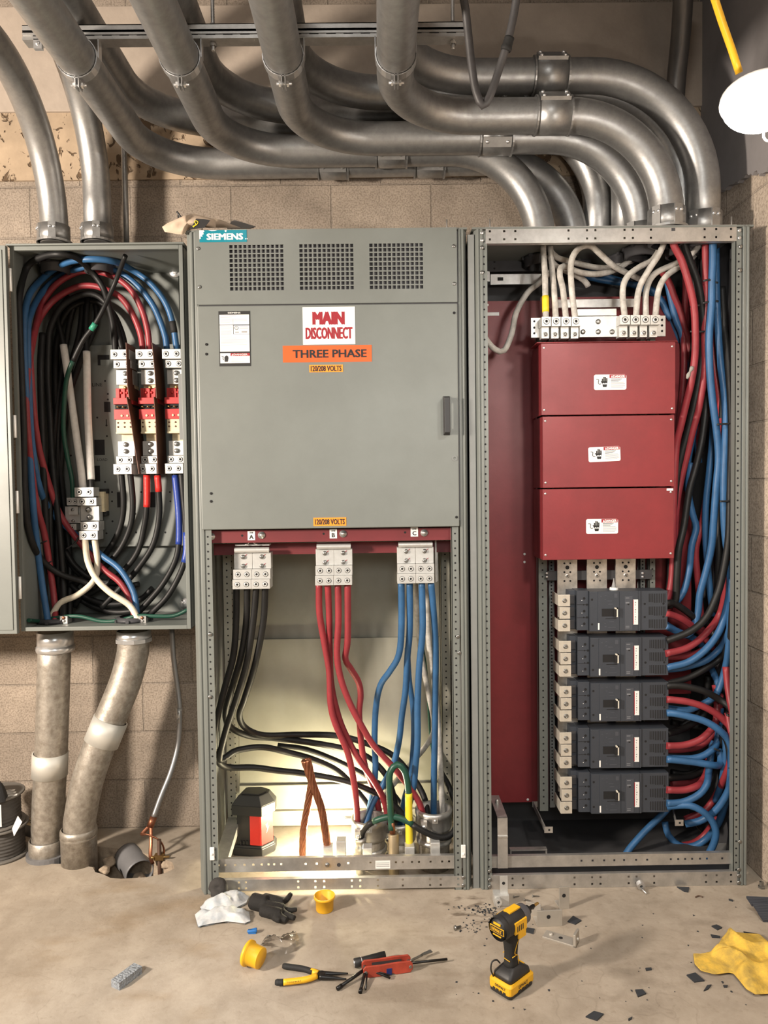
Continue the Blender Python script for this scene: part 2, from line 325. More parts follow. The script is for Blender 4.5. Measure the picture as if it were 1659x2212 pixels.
struct(MB().box(-2.9, WX+.2, -5.4, -5.2, -.4, CEIL), 'wall_front', mat('plain_front_wall', (.42, .40, .37), .9, var=.1))
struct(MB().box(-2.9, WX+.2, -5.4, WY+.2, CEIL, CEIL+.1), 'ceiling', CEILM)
hole = [(62,1846),(68,1860),(92,1865),(116,1866),(160,1866),(186,1869),(200,1874),(208,1883),(222,1890),(238,1896),(260,1897),(290,1896),(318,1894),(340,1891),(358,1886),(376,1876),(373,1862),(345,1851),(300,1840),(262,1834),(205,1827),(150,1823),(92,1829),(70,1836)]
hp = [F(*p) for p in hole]
hp = [p+V((random.uniform(-1, 1), random.uniform(-1, 1), 0))*.004 for p in hp]
outer = [V((-2.7, -5.2, 0)), V((WX, -5.2, 0)), V((WX, WY, 0)), V((-2.7, WY, 0))]
fl = MB(); fl.add(outer+hp, [list(t) for t in tessellate_polygon([outer, hp])])
n = len(hp); low = [p+V((0, .015, -.24)) for p in hp]
pit = MB(); pit.add(hp+low, [(i, (i+1) % n, n+(i+1) % n, n+i) for i in range(n)]+[[n+i for i in range(n)]])
struct(fl, 'floor', floor_mat())
struct(pit, 'trim_1', CONCR)
zb0, zb1, zb2 = P(500, 388, WY).z, P(500, 243, WY).z, P(500, 18, WY).z
struct(MB().box(-2.7, WX, WY-.010, WY, zb0, zb1), 'trim_2', stucco_mat())
struct(MB().box(-2.7, WX, WY-.022, WY, zb1, zb2), 'trim_3', CONCB, bev=.004)
def onx(px, py, x): d = ray(px, py); return CAM + d*((x-CAM.x)/d.x)
edge = [onx(1554, 412, WX-.02), onx(1590, 396, WX-.02), onx(1610, 382, WX-.02), onx(1633, 371, WX-.02), onx(1640, 376, WX-.02), onx(1662, 362, WX-.02)]
zz = [(p.y, p.z) for p in edge]
zz = [(WY, zz[0][1])]+zz
rag = []
for i in range(len(zz)-1):
    for k in range(6):
        t = k/6; rag.append((zz[i][0]*(1-t)+zz[i+1][0]*t, zz[i][1]*(1-t)+zz[i+1][1]*t+random.uniform(-.008, .008)))
y_, z_ = zz[-1]
for k in range(1, 25): rag.append((y_-.1*k, z_+.05*k+random.uniform(-.01, .01)))
rag = [(a, min(b_, CEIL-.1)) for a, b_ in rag]
pts = [V((WX, a, b_)) for a, b_ in rag]+[V((WX, rag[-1][0], CEIL)), V((WX, WY, CEIL))]
struct(MB().poly(pts, V((-.02, 0, 0))), 'trim_4', mat('torn_grey_sheet', (.24, .225, .225), .85, var=.15, vs=4, bump=.05, bs=30))

# ------------------------------------------------------------------ conduits
def coupling(c, axis, r, L, parent, plate=False, m=CONDUIT):
    A = V(axis).normalized()
    mb = MB().lathe([(r+.0005, -L/2), (r+.005, -L/2), (r+.005, L/2), (r+.0005, L/2)], c, A, 28, 0)
    for s in (-1, 1): mb.ring(V(c)+A*s*(L/2-.003), A, r+.003, r+.008, .006, 28)
    if plate:
        f = V((0, -.70, .72)); up_ = A.cross(f)
        mb.obox(V(c)+f*(r+.006), A, up_, f, L*.42, r*.42, .006)
        for i in (-1, 1):
            for j in (-1, 1): mb.bolt(V(c)+f*(r+.012)+A*i*L*.33+up_*j*r*.30, .006, 1, .006, f)
    else:
        f = V((0, -.80, -.6)); up_ = A.cross(f)
        mb.obox(V(c)+f*(r+.005), A, up_, f, L*.42, r*.3, .004)
        for i in (-1, 1): mb.bolt(V(c)+f*(r+.009)+A*i*L*.3, .006, 1, .005, f)
    return mb.build('coupling', [m, CHROME], parent)
def connector(c, r, H, parent):              # set screw connector standing on a cabinet top
    mb = MB().lathe([(r+.001, 0), (r+.006, 0), (r+.006, H), (r+.001, H)], c, Z, 28, 0)
    c = V(c)
    for a in (-.9, .25):
        d = V((math.sin(a), -math.cos(a), 0)); s = V((d.y, -d.x, 0))
        mb.obox(c+d*(r+.006)+Z*H/2, s, Z, d, r*.26, H/2, .004)
        for j in (-1, 1): mb.bolt(c+d*(r+.009)+Z*H*.72+s*j*r*.16, .006, 1, .006, d)
    mb.ring(c+Z*.004, Z, r+.002, r+.014, .008, 28, 0)
    return mb.build('connector', [CONDUIT, CHROME], parent)
def conduit(path, R, r, label, m=CONDUIT, name='conduit', group=None, nel=16, seg=28):
    pts = []
    f = fillet(path, R, nel) if R else [V(p) for p in path]
    for i in range(len(f)-1):
        k = max(1, int((f[i+1]-f[i]).length/.15))
        pts += [f[i].lerp(f[i+1], j/k) for j in range(k)]
    pts.append(f[-1])
    return tag(MB().tube(pts, r, seg).build(name, m), label, 'conduit', group)
RC = .057; ZLO, ZUP, ZTOP = 2.684, 2.842, 2.286
low_x = [-.225, .077, .380, .712]; low_y = [.418, .314, .217, .06]; low_X = [1.425, 1.272, 1.622, 1.656]
names_low = ['zinc conduit of the lower row farthest left, bending along the block wall', 'zinc conduit of the lower row second from the left, turning right above the cabinets',
             'zinc conduit of the lower row third from the left, passing under the strut', 'rightmost zinc conduit of the lower row, with a bolted coupling']
GC = 'large conduits running into the right cabinet'
lows = []
for i in range(4):
    x, y, X2 = low_x[i], low_y[i], low_X[i]
    y2 = min(y, .40)
    o = conduit([(x, -4.6, ZLO), (x, y, ZLO), (X2, y2, ZLO), (X2, y2, ZTOP+.01)], [.27, .34], RC, names_low[i], group=GC); lows.append(o)
coupling((1.260, .06, ZLO), X, RC, .122, lows[3], True)
coupling((1.088, .217, ZLO), X, RC, .122, lows[2])
coupling((.709, .314, ZLO), X, RC, .122, lows[1])
coupling((.484, .418, ZLO), X, RC, .122, lows[0]); coupling((.86, .41, ZLO), X, RC, .122, lows[0])
up_x = [-.238, .072, .380, .712]; up_y = [.405, .305, .205, .105]; up_X = [1.52, 1.60, 1.77, 1.803]
names_up = ['zinc conduit of the upper row emerging behind the far left conduit', 'zinc conduit of the upper row second from the left, above the strut',
            'zinc conduit of the upper row third from the left, dropping behind the outermost elbow', 'outermost zinc conduit with a bolted coupling, dropping into the right end of the cabinet top']
ups = []
for i in range(4):
    x, y, X2 = up_x[i], up_y[i], up_X[i]
    o = conduit([(x, -4.6, ZUP), (x, y, ZUP), (X2, y, ZUP), (X2, y, ZTOP+.01)], [.30, .40 if i == 3 else .34], RC, names_up[i], group=GC); ups.append(o)
coupling((1.262, .105, ZUP), X, RC, .122, ups[3], True)
coupling((1.152, .205, ZUP), X, RC, .122, ups[2]); coupling((.985, .305, ZUP), X, RC, .122, ups[1])
for o, X2, y2 in ((lows[3], 1.656, .06), (ups[3], 1.803, .105), (lows[2], 1.622, .217), (ups[2], 1.77, .205), (lows[1], 1.272, .314), (lows[0], 1.425, .40), (ups[1], 1.60, .305), (ups[0], 1.52, .405)):
    connector((X2, y2, ZTOP+.002), RC, .072, o)
def locknut(x, y, z, r, parent, up=-1, h=.034):        # bushing and locknut inside the enclosure
    mb = MB().lathe([(r*.86, 0), (r+.012, 0), (r+.012, up*.010), (r+.006, up*.012), (r+.006, up*h), (r*.9, up*(h+.002))], (x, y, z), Z, 28)
    for k in range(8): a = k*math.pi/4; mb.obox((x+math.cos(a)*(r+.012), y+math.sin(a)*(r+.012), z+up*.005), (math.cos(a), math.sin(a), 0), (-math.sin(a), math.cos(a), 0), Z, .005, .006, .005)
    return mb.build('bushing', DARKST, parent)
for o, X2, y2 in ((lows[3], 1.656, .07), (ups[3], 1.803, .11), (lows[2], 1.622, .217), (ups[2], 1.77, .205), (lows[1], 1.272, .314), (lows[0], 1.425, .40), (ups[1], 1.60, .305)): locknut(X2, y2, ZTOP-.008, RC-.004, o)
BT = P(230, 527, .33).z                      # top of the wall mounted box
xl = P(117, 480, .33).x
c1 = conduit([(xl, -4.6, 2.86), (xl, .33, 2.86), (xl, .33, BT)], .45, .0505, 'slim zinc conduit rising from the left corner of the wall box', group=None)
connector((xl, .33, BT+.002), .0505, .066, c1)
xl2 = P(211, 480, .33).x
mb = MB(); q = V((xl, .33-.0508, P(106, 412, .28).z)); mb.obox(q, X, Z, Y, .008, .028, .0008); mb.obox(q-Y*.001, X, Z, Y, .0055, .010, .0005, 1); mb.build('sticker', [PAPER, INKG], c1)
c2 = conduit([(xl2, -4.6, 2.97), (xl2, .33, 2.97), (xl2, .33, BT)], .45, .0505, 'zinc conduit rising from the middle of the wall box top, beside the thin pipe')
connector((xl2, .33, BT+.002), .0505, .066, c2)
xs = P(267, 430, .40).x
conduit([(xs, -4.6, 2.98), (xs, .42, 2.98), (xs, .42, BT-.0)], .12, .0115, 'thin zinc pipe standing on the wall box beside the two conduits', name='thin_conduit', seg=14)
MB().cyl((xs-.01, .40, BT+.012), (xs+.075, .40, BT+.012), .012, 12).build('pipe_elbow', PVC, bpy.data.objects['thin_conduit'])
# drain pipe in the far corner
dp = [P(1478, -60, .20), P(1472, 60, .30), P(1459, 200, .40), P(1452, 400, .42), P(1450, 560, .42)]
o = tag(MB().tube(spline(dp, .05), .036, 20).build('vertical_pipe', mat('dark_pipe', (.20, .19, .18), .4, metal=.7, var=.2)), 'dark vertical pipe in the far right corner behind the elbows', 'pipe')
sp_ = P(1453, 340, .40); mb = MB().ring(sp_, Z, .037, .043, .03, 20); mb.box(sp_.x-.05, sp_.x+.05, sp_.y-.045, sp_.y-.037, sp_.z-.012, sp_.z+.012)
for s in (-1, 1): mb.bolt((sp_.x+s*.04, sp_.y-.045, sp_.z), .006, 0, .006)
mb.build('pipe_strap', DARKST, o)
fx = [P(1362, 400, .44), P(1361, 480, .44), P(1361, 540, .44)]
MBf = MB(); q = spline(fx, .006); MBf.tube(q, [.020+.0018*(i % 2) for i in range(len(q))], 14)
tag(MBf.build('flexible_conduit', GALV), 'short ribbed flexible conduit behind the large elbows, entering the right cabinet top', 'conduit')

# strut trapeze
sx0, sx1 = P(55, 85, -.28).x, P(1003, 80, -.28).x
st = thing('strut_trapeze', 'galvanised strut trapeze with slots hanging from two threaded rods above the left cabinet', 'strut', (.25, -.28, 2.735))
mb = MB(); t = .0025; 
def chan(mb, z0, z1, y0, y1):
    mb.box(sx0, sx1, y0+.0035, y0+.006, z0, z1); mb.box(sx0, sx1, y0, y1, z1-t, z1); mb.box(sx0, sx1, y0, y1, z0, z0+t)
    mb.box(sx0, sx1, y0, y0+t, z1-.009, z1); mb.box(sx0, sx1, y0, y0+t, z0, z0+.009)
chan(mb, 2.742, 2.764, -.30, -.26); chan(mb, 2.766, 2.784, -.30, -.26)
mb.box(sx0, sx1, -.302, -.26, 2.7405, 2.743)
k = 0; x = sx0+.03
while x < sx1-.03:
    mb.box(x, x+.028, -.2975, -.2955, 2.7495, 2.7565, 1); mb.box(x, x+.028, -.2975, -.2955, 2.772, 2.778, 1); x += .0508
mb.build('strut_channel', [GALV, HOLE], st)
for px in (460, 978):
    x = P(px, 60, -.28).x
    mb = MB(); q = [(x, -.28, 2.715+i*.004) for i in range(int((CEIL-2.715)/.004)+1)]
    mb.tube(q, [.0052+.0008*(i % 2) for i in range(len(q))], 10)
    mb.lathe([(.010, -.004), (.010, .004), (.005, .004)], (x, -.28, 2.733), Z, 6); mb.lathe([(.010, -.004), (.010, .004), (.005, .004)], (x, -.28, 2.790), Z, 6)
    mb.build('threaded_rod', GALV, st)
for i, x in enumerate(low_x):
    y = -.300; r = RC+.002; mb = MB()
    prof = []
    for k in range(25):                       # two strap halves: from the strut round the conduit to the bolt under it
        a = math.pi*2*k/24
        prof.append(V((x+math.sin(a)*r, y, ZLO-math.cos(a)*r)))
    for k in range(24):
        a, b = prof[k], prof[k+1]; n_ = ((a+b)/2-V((x, y, ZLO))).normalized()
        mb.obox((a+b)/2+n_*.0012, b-a, Y, n_, (b-a).length*.53, .015, .0013)
    for s in (-1, 1):
        mb.obox((x+s*.005, y, ZLO-r-.013), X, Y, Z, .0013, .015, .016)
        mb.obox((x+s*(r+.002), y+.01, 2.715), X, Y, Z, .0013, .012, .028)
    mb.cyl((x-.022, y, ZLO-r-.017), (x+.024, y, ZLO-r-.017), .0045, 10)
    for s in (-.012, .012): mb.lathe([(0, -.003), (.009, -.003), (.009, .003), (0, .003)], (x+s, y, ZLO-r-.017), X, 6, 0, False)
    tag(mb.build('pipe_clamp', CHROME, st))
mb = MB(); xq = P(82, 106, -.30).x; mb.box(xq-.012, xq+.012, -.302, -.29, 2.715, 2.745); mb.bolt((xq, -.302, 2.730), .006, 0); mb.build('clamp_lug', CHROME, st)

# rigid conduits below the wall box
BB = P(230, 1362, .30).z
def nut(mb, c, r, h, m=0, seg=8): mb.lathe([(r*.9, -h/2), (r, -h/2+.003), (r, h/2-.003), (r*.9, h/2)], c, Z, seg, m, False)
a = [P(119, 1366, .30), P(110, 1640, .30), P(103, 1790, .30)]; bot = F(103, 1858, -.12); bot.y = .30; bot.x = a[2].x
g1 = tag(MB().tube(spline([a[0], a[1], a[2], V((a[2].x, .30, -.20))], .1), .0600, 28).build('rigid_conduit', RIGID), 'straight weathered conduit rising from the floor hole to the wall box', 'conduit', None)
p = a[0]; mb = MB().lathe([(.0605, 0), (.066, 0), (.066, -.055), (.061, -.057)], (p.x, .30, BB), Z, 28); mb.lathe([(.0605, -.050), (.069, -.055), (.071, -.066), (.068, -.076), (.061, -.080)], (p.x, .30, BB), Z, 28); mb.build('connector', CHROME, g1)
p = P(82, 1754, .30); q = V((p.x+.006, .268, p.z)); MB().poly([q+V((-.012, 0, .018)), q+V((.010, -.012, .012)), q+V((.004, -.010, -.022)), q+V((-.008, 0, -.018))], V((0, -.002, 0))).build('torn_tape', PAPER, g1)
p = P(108, 1650, .30); MB().lathe([(.0602, -.045), (.0655, -.045), (.0655, .045), (.0602, .045)], p, a[0]-a[1], 28).build('coupling', mat('pale_zinc_coupling', (.66, .65, .60), .45, metal=.5, var=.1), g1)
p = P(103, 1832, .30); MB().lathe([(.0605, -.07), (.068, -.07), (.068, .035), (.063, .04)], p, Z, 28).build('floor_sleeve', RIGID, g1)
p = F(103, 1857); MB().ring((a[2].x, .30, -.01), Z, .066, .080, .05, 28).build('plastic_ring', PVC, g1)
b_ = [P(289, 1366, .30), P(287, 1410, .30), P(272, 1470, .29), P(250, 1525, .28), P(215, 1610, .26), P(188, 1690, .25), P(175, 1755, .25), P(172, 1800, .25)]
b_.append(V((b_[-1].x, .25, -.2)))
g2 = tag(MB().tube(spline(b_, .04), .0595, 28).build('rigid_conduit', RIGID), 'bent weathered conduit leaning from the floor hole up to the wall box', 'conduit')
p = b_[0]; mb = MB().lathe([(.0605, 0), (.064, 0), (.064, -.035), (.061, -.037)], (p.x, .30, BB), Z, 28); nut(mb, (p.x, .30, BB-.036), .069, .02, 0, 10); mb.build('connector', CHROME, g2)
p = P(229, 1580, .267); MB().lathe([(.0602, -.048), (.0655, -.048), (.0655, .048), (.0602, .048)], p, b_[3]-b_[4], 28).build('coupling', _mats['pale_zinc_coupling'], g2)
p = P(171, 1832, .25); mb = MB().lathe([(.0605, .08), (.067, .075), (.068, .06), (.0655, .055), (.0655, -.09), (.06, -.09)], (p.x, .25, p.z), Z, 28); mb.ring((p.x, .25, p.z+.05), Z, .062, .0675, .006, 28); mb.build('floor_sleeve', RIGID, g2)
# slim flexible conduit with the ground wire
c_ = [P(371, 1358, .46), P(375, 1420, .46), P(384, 1490, .46), P(388, 1535, .45), P(385, 1605, .44), P(370, 1665, .40), P(348, 1720, .36), P(330, 1770, .33)]
g3 = tag(MB().tube(spline(c_, .02), .0105, 14).build('slim_conduit', mat('slim_conduit_zinc', (.33, .33, .33), .4, metal=.8, var=.2)), 'slim grey conduit hanging below the wall box with a copper strap at its end', 'conduit')
d_ = (c_[3]-c_[4]).normalized(); p = P(387, 1545, .45); mb = MB().cyl(p-d_*.03, p+d_*.03, .0125, 14); mb.bolt(p+V((0, -.0125, .012)), .004, 1); mb.bolt(p+V((0, -.0125, -.012)), .004, 1); mb.build('coupling', [GALV, STEELG], g3)
d_ = (c_[-1]-c_[-2]).normalized(); MB().cyl(c_[-1]-d_*.01, c_[-1]+d_*.03, .0135, 14).build('end_fitting', COPPER, g3)
s1 = [c_[-1]+d_*.02, P(306, 1803, .30), P(318, 1803, .28), P(344, 1815, .27), P(354, 1835, .27), P(350, 1862, .27)]
MB().tube(spline(s1, .008), .0075, 10, 0, True, .4).build('copper_strap', COPPER, g3)
s2 = [c_[-1]+d_*.02, P(326, 1820, .28), P(325, 1850, .26), P(330, 1866, .26)]
MB().tube(spline(s2, .008), .0075, 10, 0, True, .4).build('copper_strap', COPPER, g3)
p = F(345, 1872, -.03); 
gr = tag(MB().cyl((p.x, p.y, -.22), (p.x, p.y, .075), .008, 12).build('ground_rod', mat('rusty_rod', (.10, .055, .035), .6, metal=.4, var=.3)), 'rusty ground rod with a brass clamp standing in the floor hole', 'ground rod')
mb = MB(); q = V((p.x, p.y, .0)); mb.box(q.x-.018, q.x+.018, q.y-.014, q.y+.012, .0, .018); mb.bolt((q.x-.022, q.y-.012, .012), .007, 0, .008); mb.cyl((q.x-.02, q.y-.01, .009), (q.x+.04, q.y-.01, .014), .004); mb.build('clamp', mat('brass', (.42, .27, .11), .4, metal=.9), gr)
# broken pvc elbow and rubble in the hole
pn = F(297, 1896, -.055)+V((0, .03, 0)); pts = [pn+V((-.085, .11, .012)), pn+V((-.04, .055, .010)), pn]
q = spline(pts, .01); mb = MB().tube(q, .052, 28, 0, False); tag(mb.build('pipe_stub', PVC, solid=.004), 'broken grey plastic pipe lying in the floor hole', 'pipe')
def rock(c, r, name, m, label, cat, seed, group=None, sq=(1, 1, .7)):
    bm = bmesh.new(); bmesh.ops.create_icosphere(bm, subdivisions=3, radius=1)
    mb = MB(); vs = []
    for v in bm.verts:
        p = v.co; d = 1+.35*noise.noise(p*1.3+V((seed, 0, 0)))+.12*noise.noise(p*4+V((0, seed, 0)))
        vs.append(V(c)+V((p.x*sq[0], p.y*sq[1], p.z*sq[2]))*r*d)
    mb.add(vs, [[v.index for v in f.verts] for f in bm.faces], 0, True); bm.free()
    return tag(mb.build(name, m), label, cat, group)
for i, (px, py, z, r, lb) in enumerate(((226, 1880, -.02, .020, 'concrete lump on the left rim of the broken plastic pipe'), (196, 1877, -.02, .016, 'small concrete lump at the edge of the floor hole beside the bent conduit'), (300, 1896, -.085, .024, 'concrete lump inside the mouth of the broken plastic pipe'), (366, 1862, -.02, .030, 'crumbled concrete beside the ground rod, right end of the floor hole'), (236, 1862, -.04, .026, 'concrete rubble behind the broken plastic pipe'), (322, 1882, -.08, .016, 'small rubble piece left of the ground rod'))):
    rock(F(px, py, z), r, 'concrete_lump', CONCR, lb, 'rubble', i*3.1, 'rubble in the floor hole')
# hanging black cable loop
h_ = [P(985, -60, -.55), P(1003, 5, -.52), P(1010, 60, -.50), P(1020, 150, -.48), P(1029, 200, -.47), P(1043, 228, -.47), P(1058, 208, -.47), P(1078, 150, -.48), P(1096, 92, -.50), P(1112, 20, -.52), P(1122, -60, -.55)]
lp = tag(MB().tube(spline(h_, .015), .0108, 14).build('hanging_cable', mat('dusty_black_cable', (.055, .053, .055), .5, var=.3, vs=20)), 'dusty black cable hanging in a loop in front of the conduits', 'cable')
p0, p1 = P(1092, 110, -.495), P(1101, 80, -.503); mb = MB().tube(spline([p0, (p0+p1)/2, p1], .004), [.0135, .015, .0155, .014, .0135, .0135, .013, .0135, .013][:len(spline([p0, (p0+p1)/2, p1], .004))], 12)
mb.build('tape_wrap', BLKR, lp)
# hanging work lamp
LC = P(1645, 226, -.9)
wl = thing('work_lamp', 'glaring work lamp hanging from a yellow cord at the upper right', 'lamp', LC)
A = V((-.10, -.22, -.97)).normalized()      # round downward-facing lamp head: a domed lens under a shallow housing
MB().lathe([(0, -.040), (.040, -.038), (.060, -.030), (.084, -.020), (.085, -.012), (.081, -.012)], LC, A, 32).build('lamp_housing', PAPER, wl)
prof = [(.081*math.cos(math.pi/2*k/10), -.012+.056*math.sin(math.pi/2*k/10)) for k in range(11)]
MB().lathe(prof, LC, A, 32).build('lamp_globe', mat('lamp_glow', (1.0, .96, .90), .5, emit=LAMP_GLOW), wl)
tp = P(1597, 158, -.9); MB().tube(spline([tp, P(1580, 105, -.91), P(1560, 48, -.93), P(1535, -30, -.97), P(1500, -140, -1.05), P(1480, -400, -1.1)], .02), .0078, 12).build('cord', mat('yellow_cord', (.85, .48, .02), .4, emit=0), wl)
mb = MB(); hc = P(1660, 291, -.9); q = [hc+V((math.cos(t)*.011, 0, math.sin(t)*.014)) for t in [2*math.pi*i/20 for i in range(21)]]; mb.tube(q, .0025, 8, 0, False); mb.cyl(hc+Z*.012, LC-Z*.05, .0025, 8); mb.build('hook', PAPER, wl)

# ------------------------------------------------------------------ shared cabinet pieces
def perf_plate(mb, x0, x1, z0, z1, y, holes, m=0):        # sheet facing the room with real square holes (x, z, half size)
    xb = sorted({x0, x1} | {h[0]+s*h[2] for h in holes for s in (-1, 1)}); zb = sorted({z0, z1} | {h[1]+s*h[2] for h in holes for s in (-1, 1)})
    idx = {}; vs = []; fs = []
    def vi(i, j):
        if (i, j) not in idx: idx[(i, j)] = len(vs); vs.append((xb[i], y, zb[j]))
        return idx[(i, j)]
    for i in range(len(xb)-1):
        for j in range(len(zb)-1):
            cx, cz = (xb[i]+xb[i+1])/2, (zb[j]+zb[j+1])/2
            if any(abs(cx-h[0]) < h[2] and abs(cz-h[1]) < h[2] for h in holes): continue
            fs.append((vi(i, j), vi(i+1, j), vi(i+1, j+1), vi(i, j+1)))
    return mb.add(vs, fs, m)
def socket(mb, c, r, m=0, k=1, nrm=(0,-1,0)):             # hex-socket set screw: raised collar with a dark recess
    A = V(nrm); c = V(c)
    mb.lathe([(r*1.25, 0), (r*1.25, .0008), (r*1.12, .0010)], c, A, 16, k)
    mb.lathe([(r*1.05, 0), (r*1.05, .0022), (r*.95, .0028), (r*.55, .0028), (r*.5, .0006)], c, A, 16, m)
    mb.disc(c+A*.0016, r*.55, k, 6, nrm)
def post(x0, x1, side, parent, z1=2.286):                 # folded corner post; side = -1: outer edge on the left
    w_ = x1-x0
    prof = [(0, .034), (.40*w_, 0), (w_*.58, 0), (w_*.60, .004), (w_*.70, .004), (w_*.72, 0), (w_, 0), (w_, .012), (w_*.3, .05), (0, .05)]
    pts = [V((x0+a if side < 0 else x1-a, y, 0)) for a, y in prof]
    return MB().poly(pts, V((0, 0, z1))).build('corner_post', GRAY, parent, bev=.002)
def strip(px, y, z0, z1, wd, parent, pitch=.0254, name='perforated_strip', m=None, x=None):
    x = P(px, 1150, y).x if x is None else x; mb = MB().box(x-wd/2, x+wd/2, y, y+.002, z0, z1); mb.box(x-wd/2, x-wd/2+.002, y, y+.03, z0, z1)
    z = z0+.03
    while z < z1-.02: mb.disc((x, y-.0006, z), .0034, 1, 8); z += pitch
    return mb.build(name, [m or GRAY, HOLE], parent)
def label_plate(mb, x0, x1, z0, z1, y, m=0, r=.002):
    return mb.box(x0, x1, y-.0006, y+.0004, z0, z1, m)
def ink(mb, body, cx, cz, y, w_=None, h=None, m=1, bold=0.0, rot=0.0, align='C'):
    U, W = V((math.cos(rot), 0, math.sin(rot))), V((-math.sin(rot), 0, math.cos(rot)))
    return mb.text(body, (cx, y, cz), U, W, w_, h, m, bold, align)
def danger_label(name, px0, py0, px1, py1, y, parent, rot=0.0):
    x0, x1, z0, z1 = rect(px0, py0, px1, py1, y); cx, cz, w_, h = (x0+x1)/2, (z0+z1)/2, x1-x0, z1-z0; mb = MB()
    r = h*.12; pts = []
    for (sx_, sz_, a0) in ((1, 1, 0), (-1, 1, 90), (-1, -1, 180), (1, -1, 270)):
        for k in range(5):
            a = math.radians(a0+k*22.5); pts.append(V((sx_*(w_/2-r)+math.cos(a)*r, 0, sz_*(h/2-r)+math.sin(a)*r)))
    mb.poly([p+V((0, -.0008, 0)) for p in pts], V((0, .0008, 0)), 0)
    q = -.0012
    mb.box(-.02*w_, w_/2-.002, q, -.0008, h*.26, h*.49, 1)
    mb.text('DANGER', (w_*.27, q-.0004, h*.37), X, Z, w_*.36, h*.16, 0, .04)
    mb.add([(w_*.02, q-.0004, h*.30), (w_*.08, q-.0004, h*.30), (w_*.05, q-.0004, h*.45)], [(0, 1, 2)], 0)
    for i, l in enumerate((.34, .30, .24, .40, .44, .42, .44, .38)): mb.box(w_*.02, w_*(.02+l), q, -.0008, h*(.19-i*.078), h*(.19-i*.078)+h*.030, 2 if i > 2 else 3)
    mb.box(-w_*.025, -w_*.020, q, -.0008, -h*.42, h*.48, 2)
    b = (-w_*.17, -h*.02)                      # black hand and a lightning bolt
    mb.add([(b[0]+u*w_, q, b[1]+v*h) for u, v in ((-.055, -.30), (.055, -.30), (.075, -.12), (-.075, -.12))], [(0, 1, 2, 3)], 3)
    mb.add([(b[0]+u*w_, q, b[1]+v*h) for u, v in ((-.08, -.09), (-.03, -.02), (0, -.08), (.04, -.02), (.08, -.08), (.08, .08), (-.08, .08))], [tuple(range(7))], 3)
    for i, (u, hh) in enumerate(((-.068, .26), (-.023, .38), (.022, .36), (.066, .28))): mb.box(b[0]+u*w_-.0185*w_, b[0]+u*w_+.0185*w_, q, -.0008, b[1]+.05*h, b[1]+hh*h, 3)
    mb.add([(b[0]+u*w_, q, b[1]+v*h) for u, v in ((-.075, -.1), (-.13, .10), (-.11, .13), (-.07, .02))], [(0, 1, 2, 3)], 3)
    s = [V((b[0]+u*w_, -.001, b[1]+v*h)) for u, v in ((-.26, .22), (-.19, .18), (-.20, -.02), (-.16, -.12), (-.12, -.08))]
    mb.tube(spline(s, .002), h*.022, 6, 3)
    M = Matrix.Translation((cx, y, cz)) @ Matrix.Rotation(-rot, 4, 'Y')
    mb.v = [M @ v for v in mb.v]
    return mb.build(name, [PAPER, INKR, INKG, INKK], parent)

# ------------------------------------------------------------------ wall box (service disconnect, door open)
YB = .14
bx0, bx1, bz0, bz1 = rect(34, 531, 404, 1361, YB)
wb = thing('disconnect_box', 'tall open grey disconnect box on the block wall, left of the cabinets', 'electrical box', ((bx0+bx1)/2, .36, bz0))
mb = MB(); tk = .004
mb.box(bx0, bx1, .50, .505, bz0, bz1); mb.box(bx0, bx0+tk, YB, .50, bz0, bz1); mb.box(bx1-tk, bx1, YB, .50, bz0, bz1); mb.box(bx0, bx1, YB, .50, bz0, bz0+tk); mb.box(bx0, bx1, YB, .50, bz1-tk, bz1)
fw_ = .014
for a in ((bx0, bx0+fw_, bz0, bz1), (bx1-fw_, bx1, bz0, bz1), (bx0+fw_, bx1-fw_, bz0, bz0+fw_), (bx0+fw_, bx1-fw_, bz1-fw_, bz1)): mb.box(a[0], a[1], YB-.004, YB+.010, a[2], a[3])
mb.box(bx0-.008, bx1+.008, YB-.016, .505, bz1, bz1+.006)
mb.build('enclosure', GRAY, wb, bev=.0015)
dx1 = P(24, 945, YB-.03).x; mb = MB(); mb.box(dx1-.62, dx1, YB-.03, YB-.012, bz0-.004, bz1-.004); mb.box(dx1-.62, dx1-.012, YB-.033, YB-.03, bz0+.01, bz1-.02)
dr = mb.build('door', GRAY, wb, bev=.003)
for z in (bz1-.12, (bz0+bz1)/2+.05, (bz0+bz1)/2-.22, bz0+.16): MB().cyl((dx1+.006, YB-.012, z-.04), (dx1+.006, YB-.012, z+.04), .006, 10).build('hinge', PAPER, wb)
px0, px1_, pz0, pz1 = rect(60, 578, 392, 1182, .47)
MB().box(px0, px1_, .468, .472, pz0, pz1).build('back_plate', GRAY, wb)
qx0, qx1, qz0, qz1 = rect(150, 745, 392, 1180, .455)
mb = MB().box(qx0, qx1, .453, .457, qz0, qz1)
for a in ((211, 767, 236, 789), (225, 868, 238, 890), (204, 950, 226, 983), (204, 1006, 216, 1040), (253, 1063, 270, 1096), (310, 1063, 335, 1096)):
    x0, x1, z0, z1 = rect(*a, .452); mb.box(x0, x1, .4518, .4528, z0, z1, 1)
x0, x1, z0, z1 = rect(217, 777, 237, 789, .451); mb.box(x0, x1, .4512, .4518, z0, z1, 0)
for p in ((227, 823), (233, 851), (233, 863), (210, 902), (230, 919), (231, 942), (153, 984), (227, 1041), (242, 1063), (305, 1063), (242, 1083), (243, 1126), (230, 1152), (294, 1150), (357, 1150), (367, 1063), (368, 1083), (292, 1110)):
    c = P(*p, .4525); mb.disc(c, .004, 1)
x0, x1, z0, z1 = rect(229, 906, 231, 920, .4525); mb.box(x0, x1, .4518, .4528, z0, z1, 1)
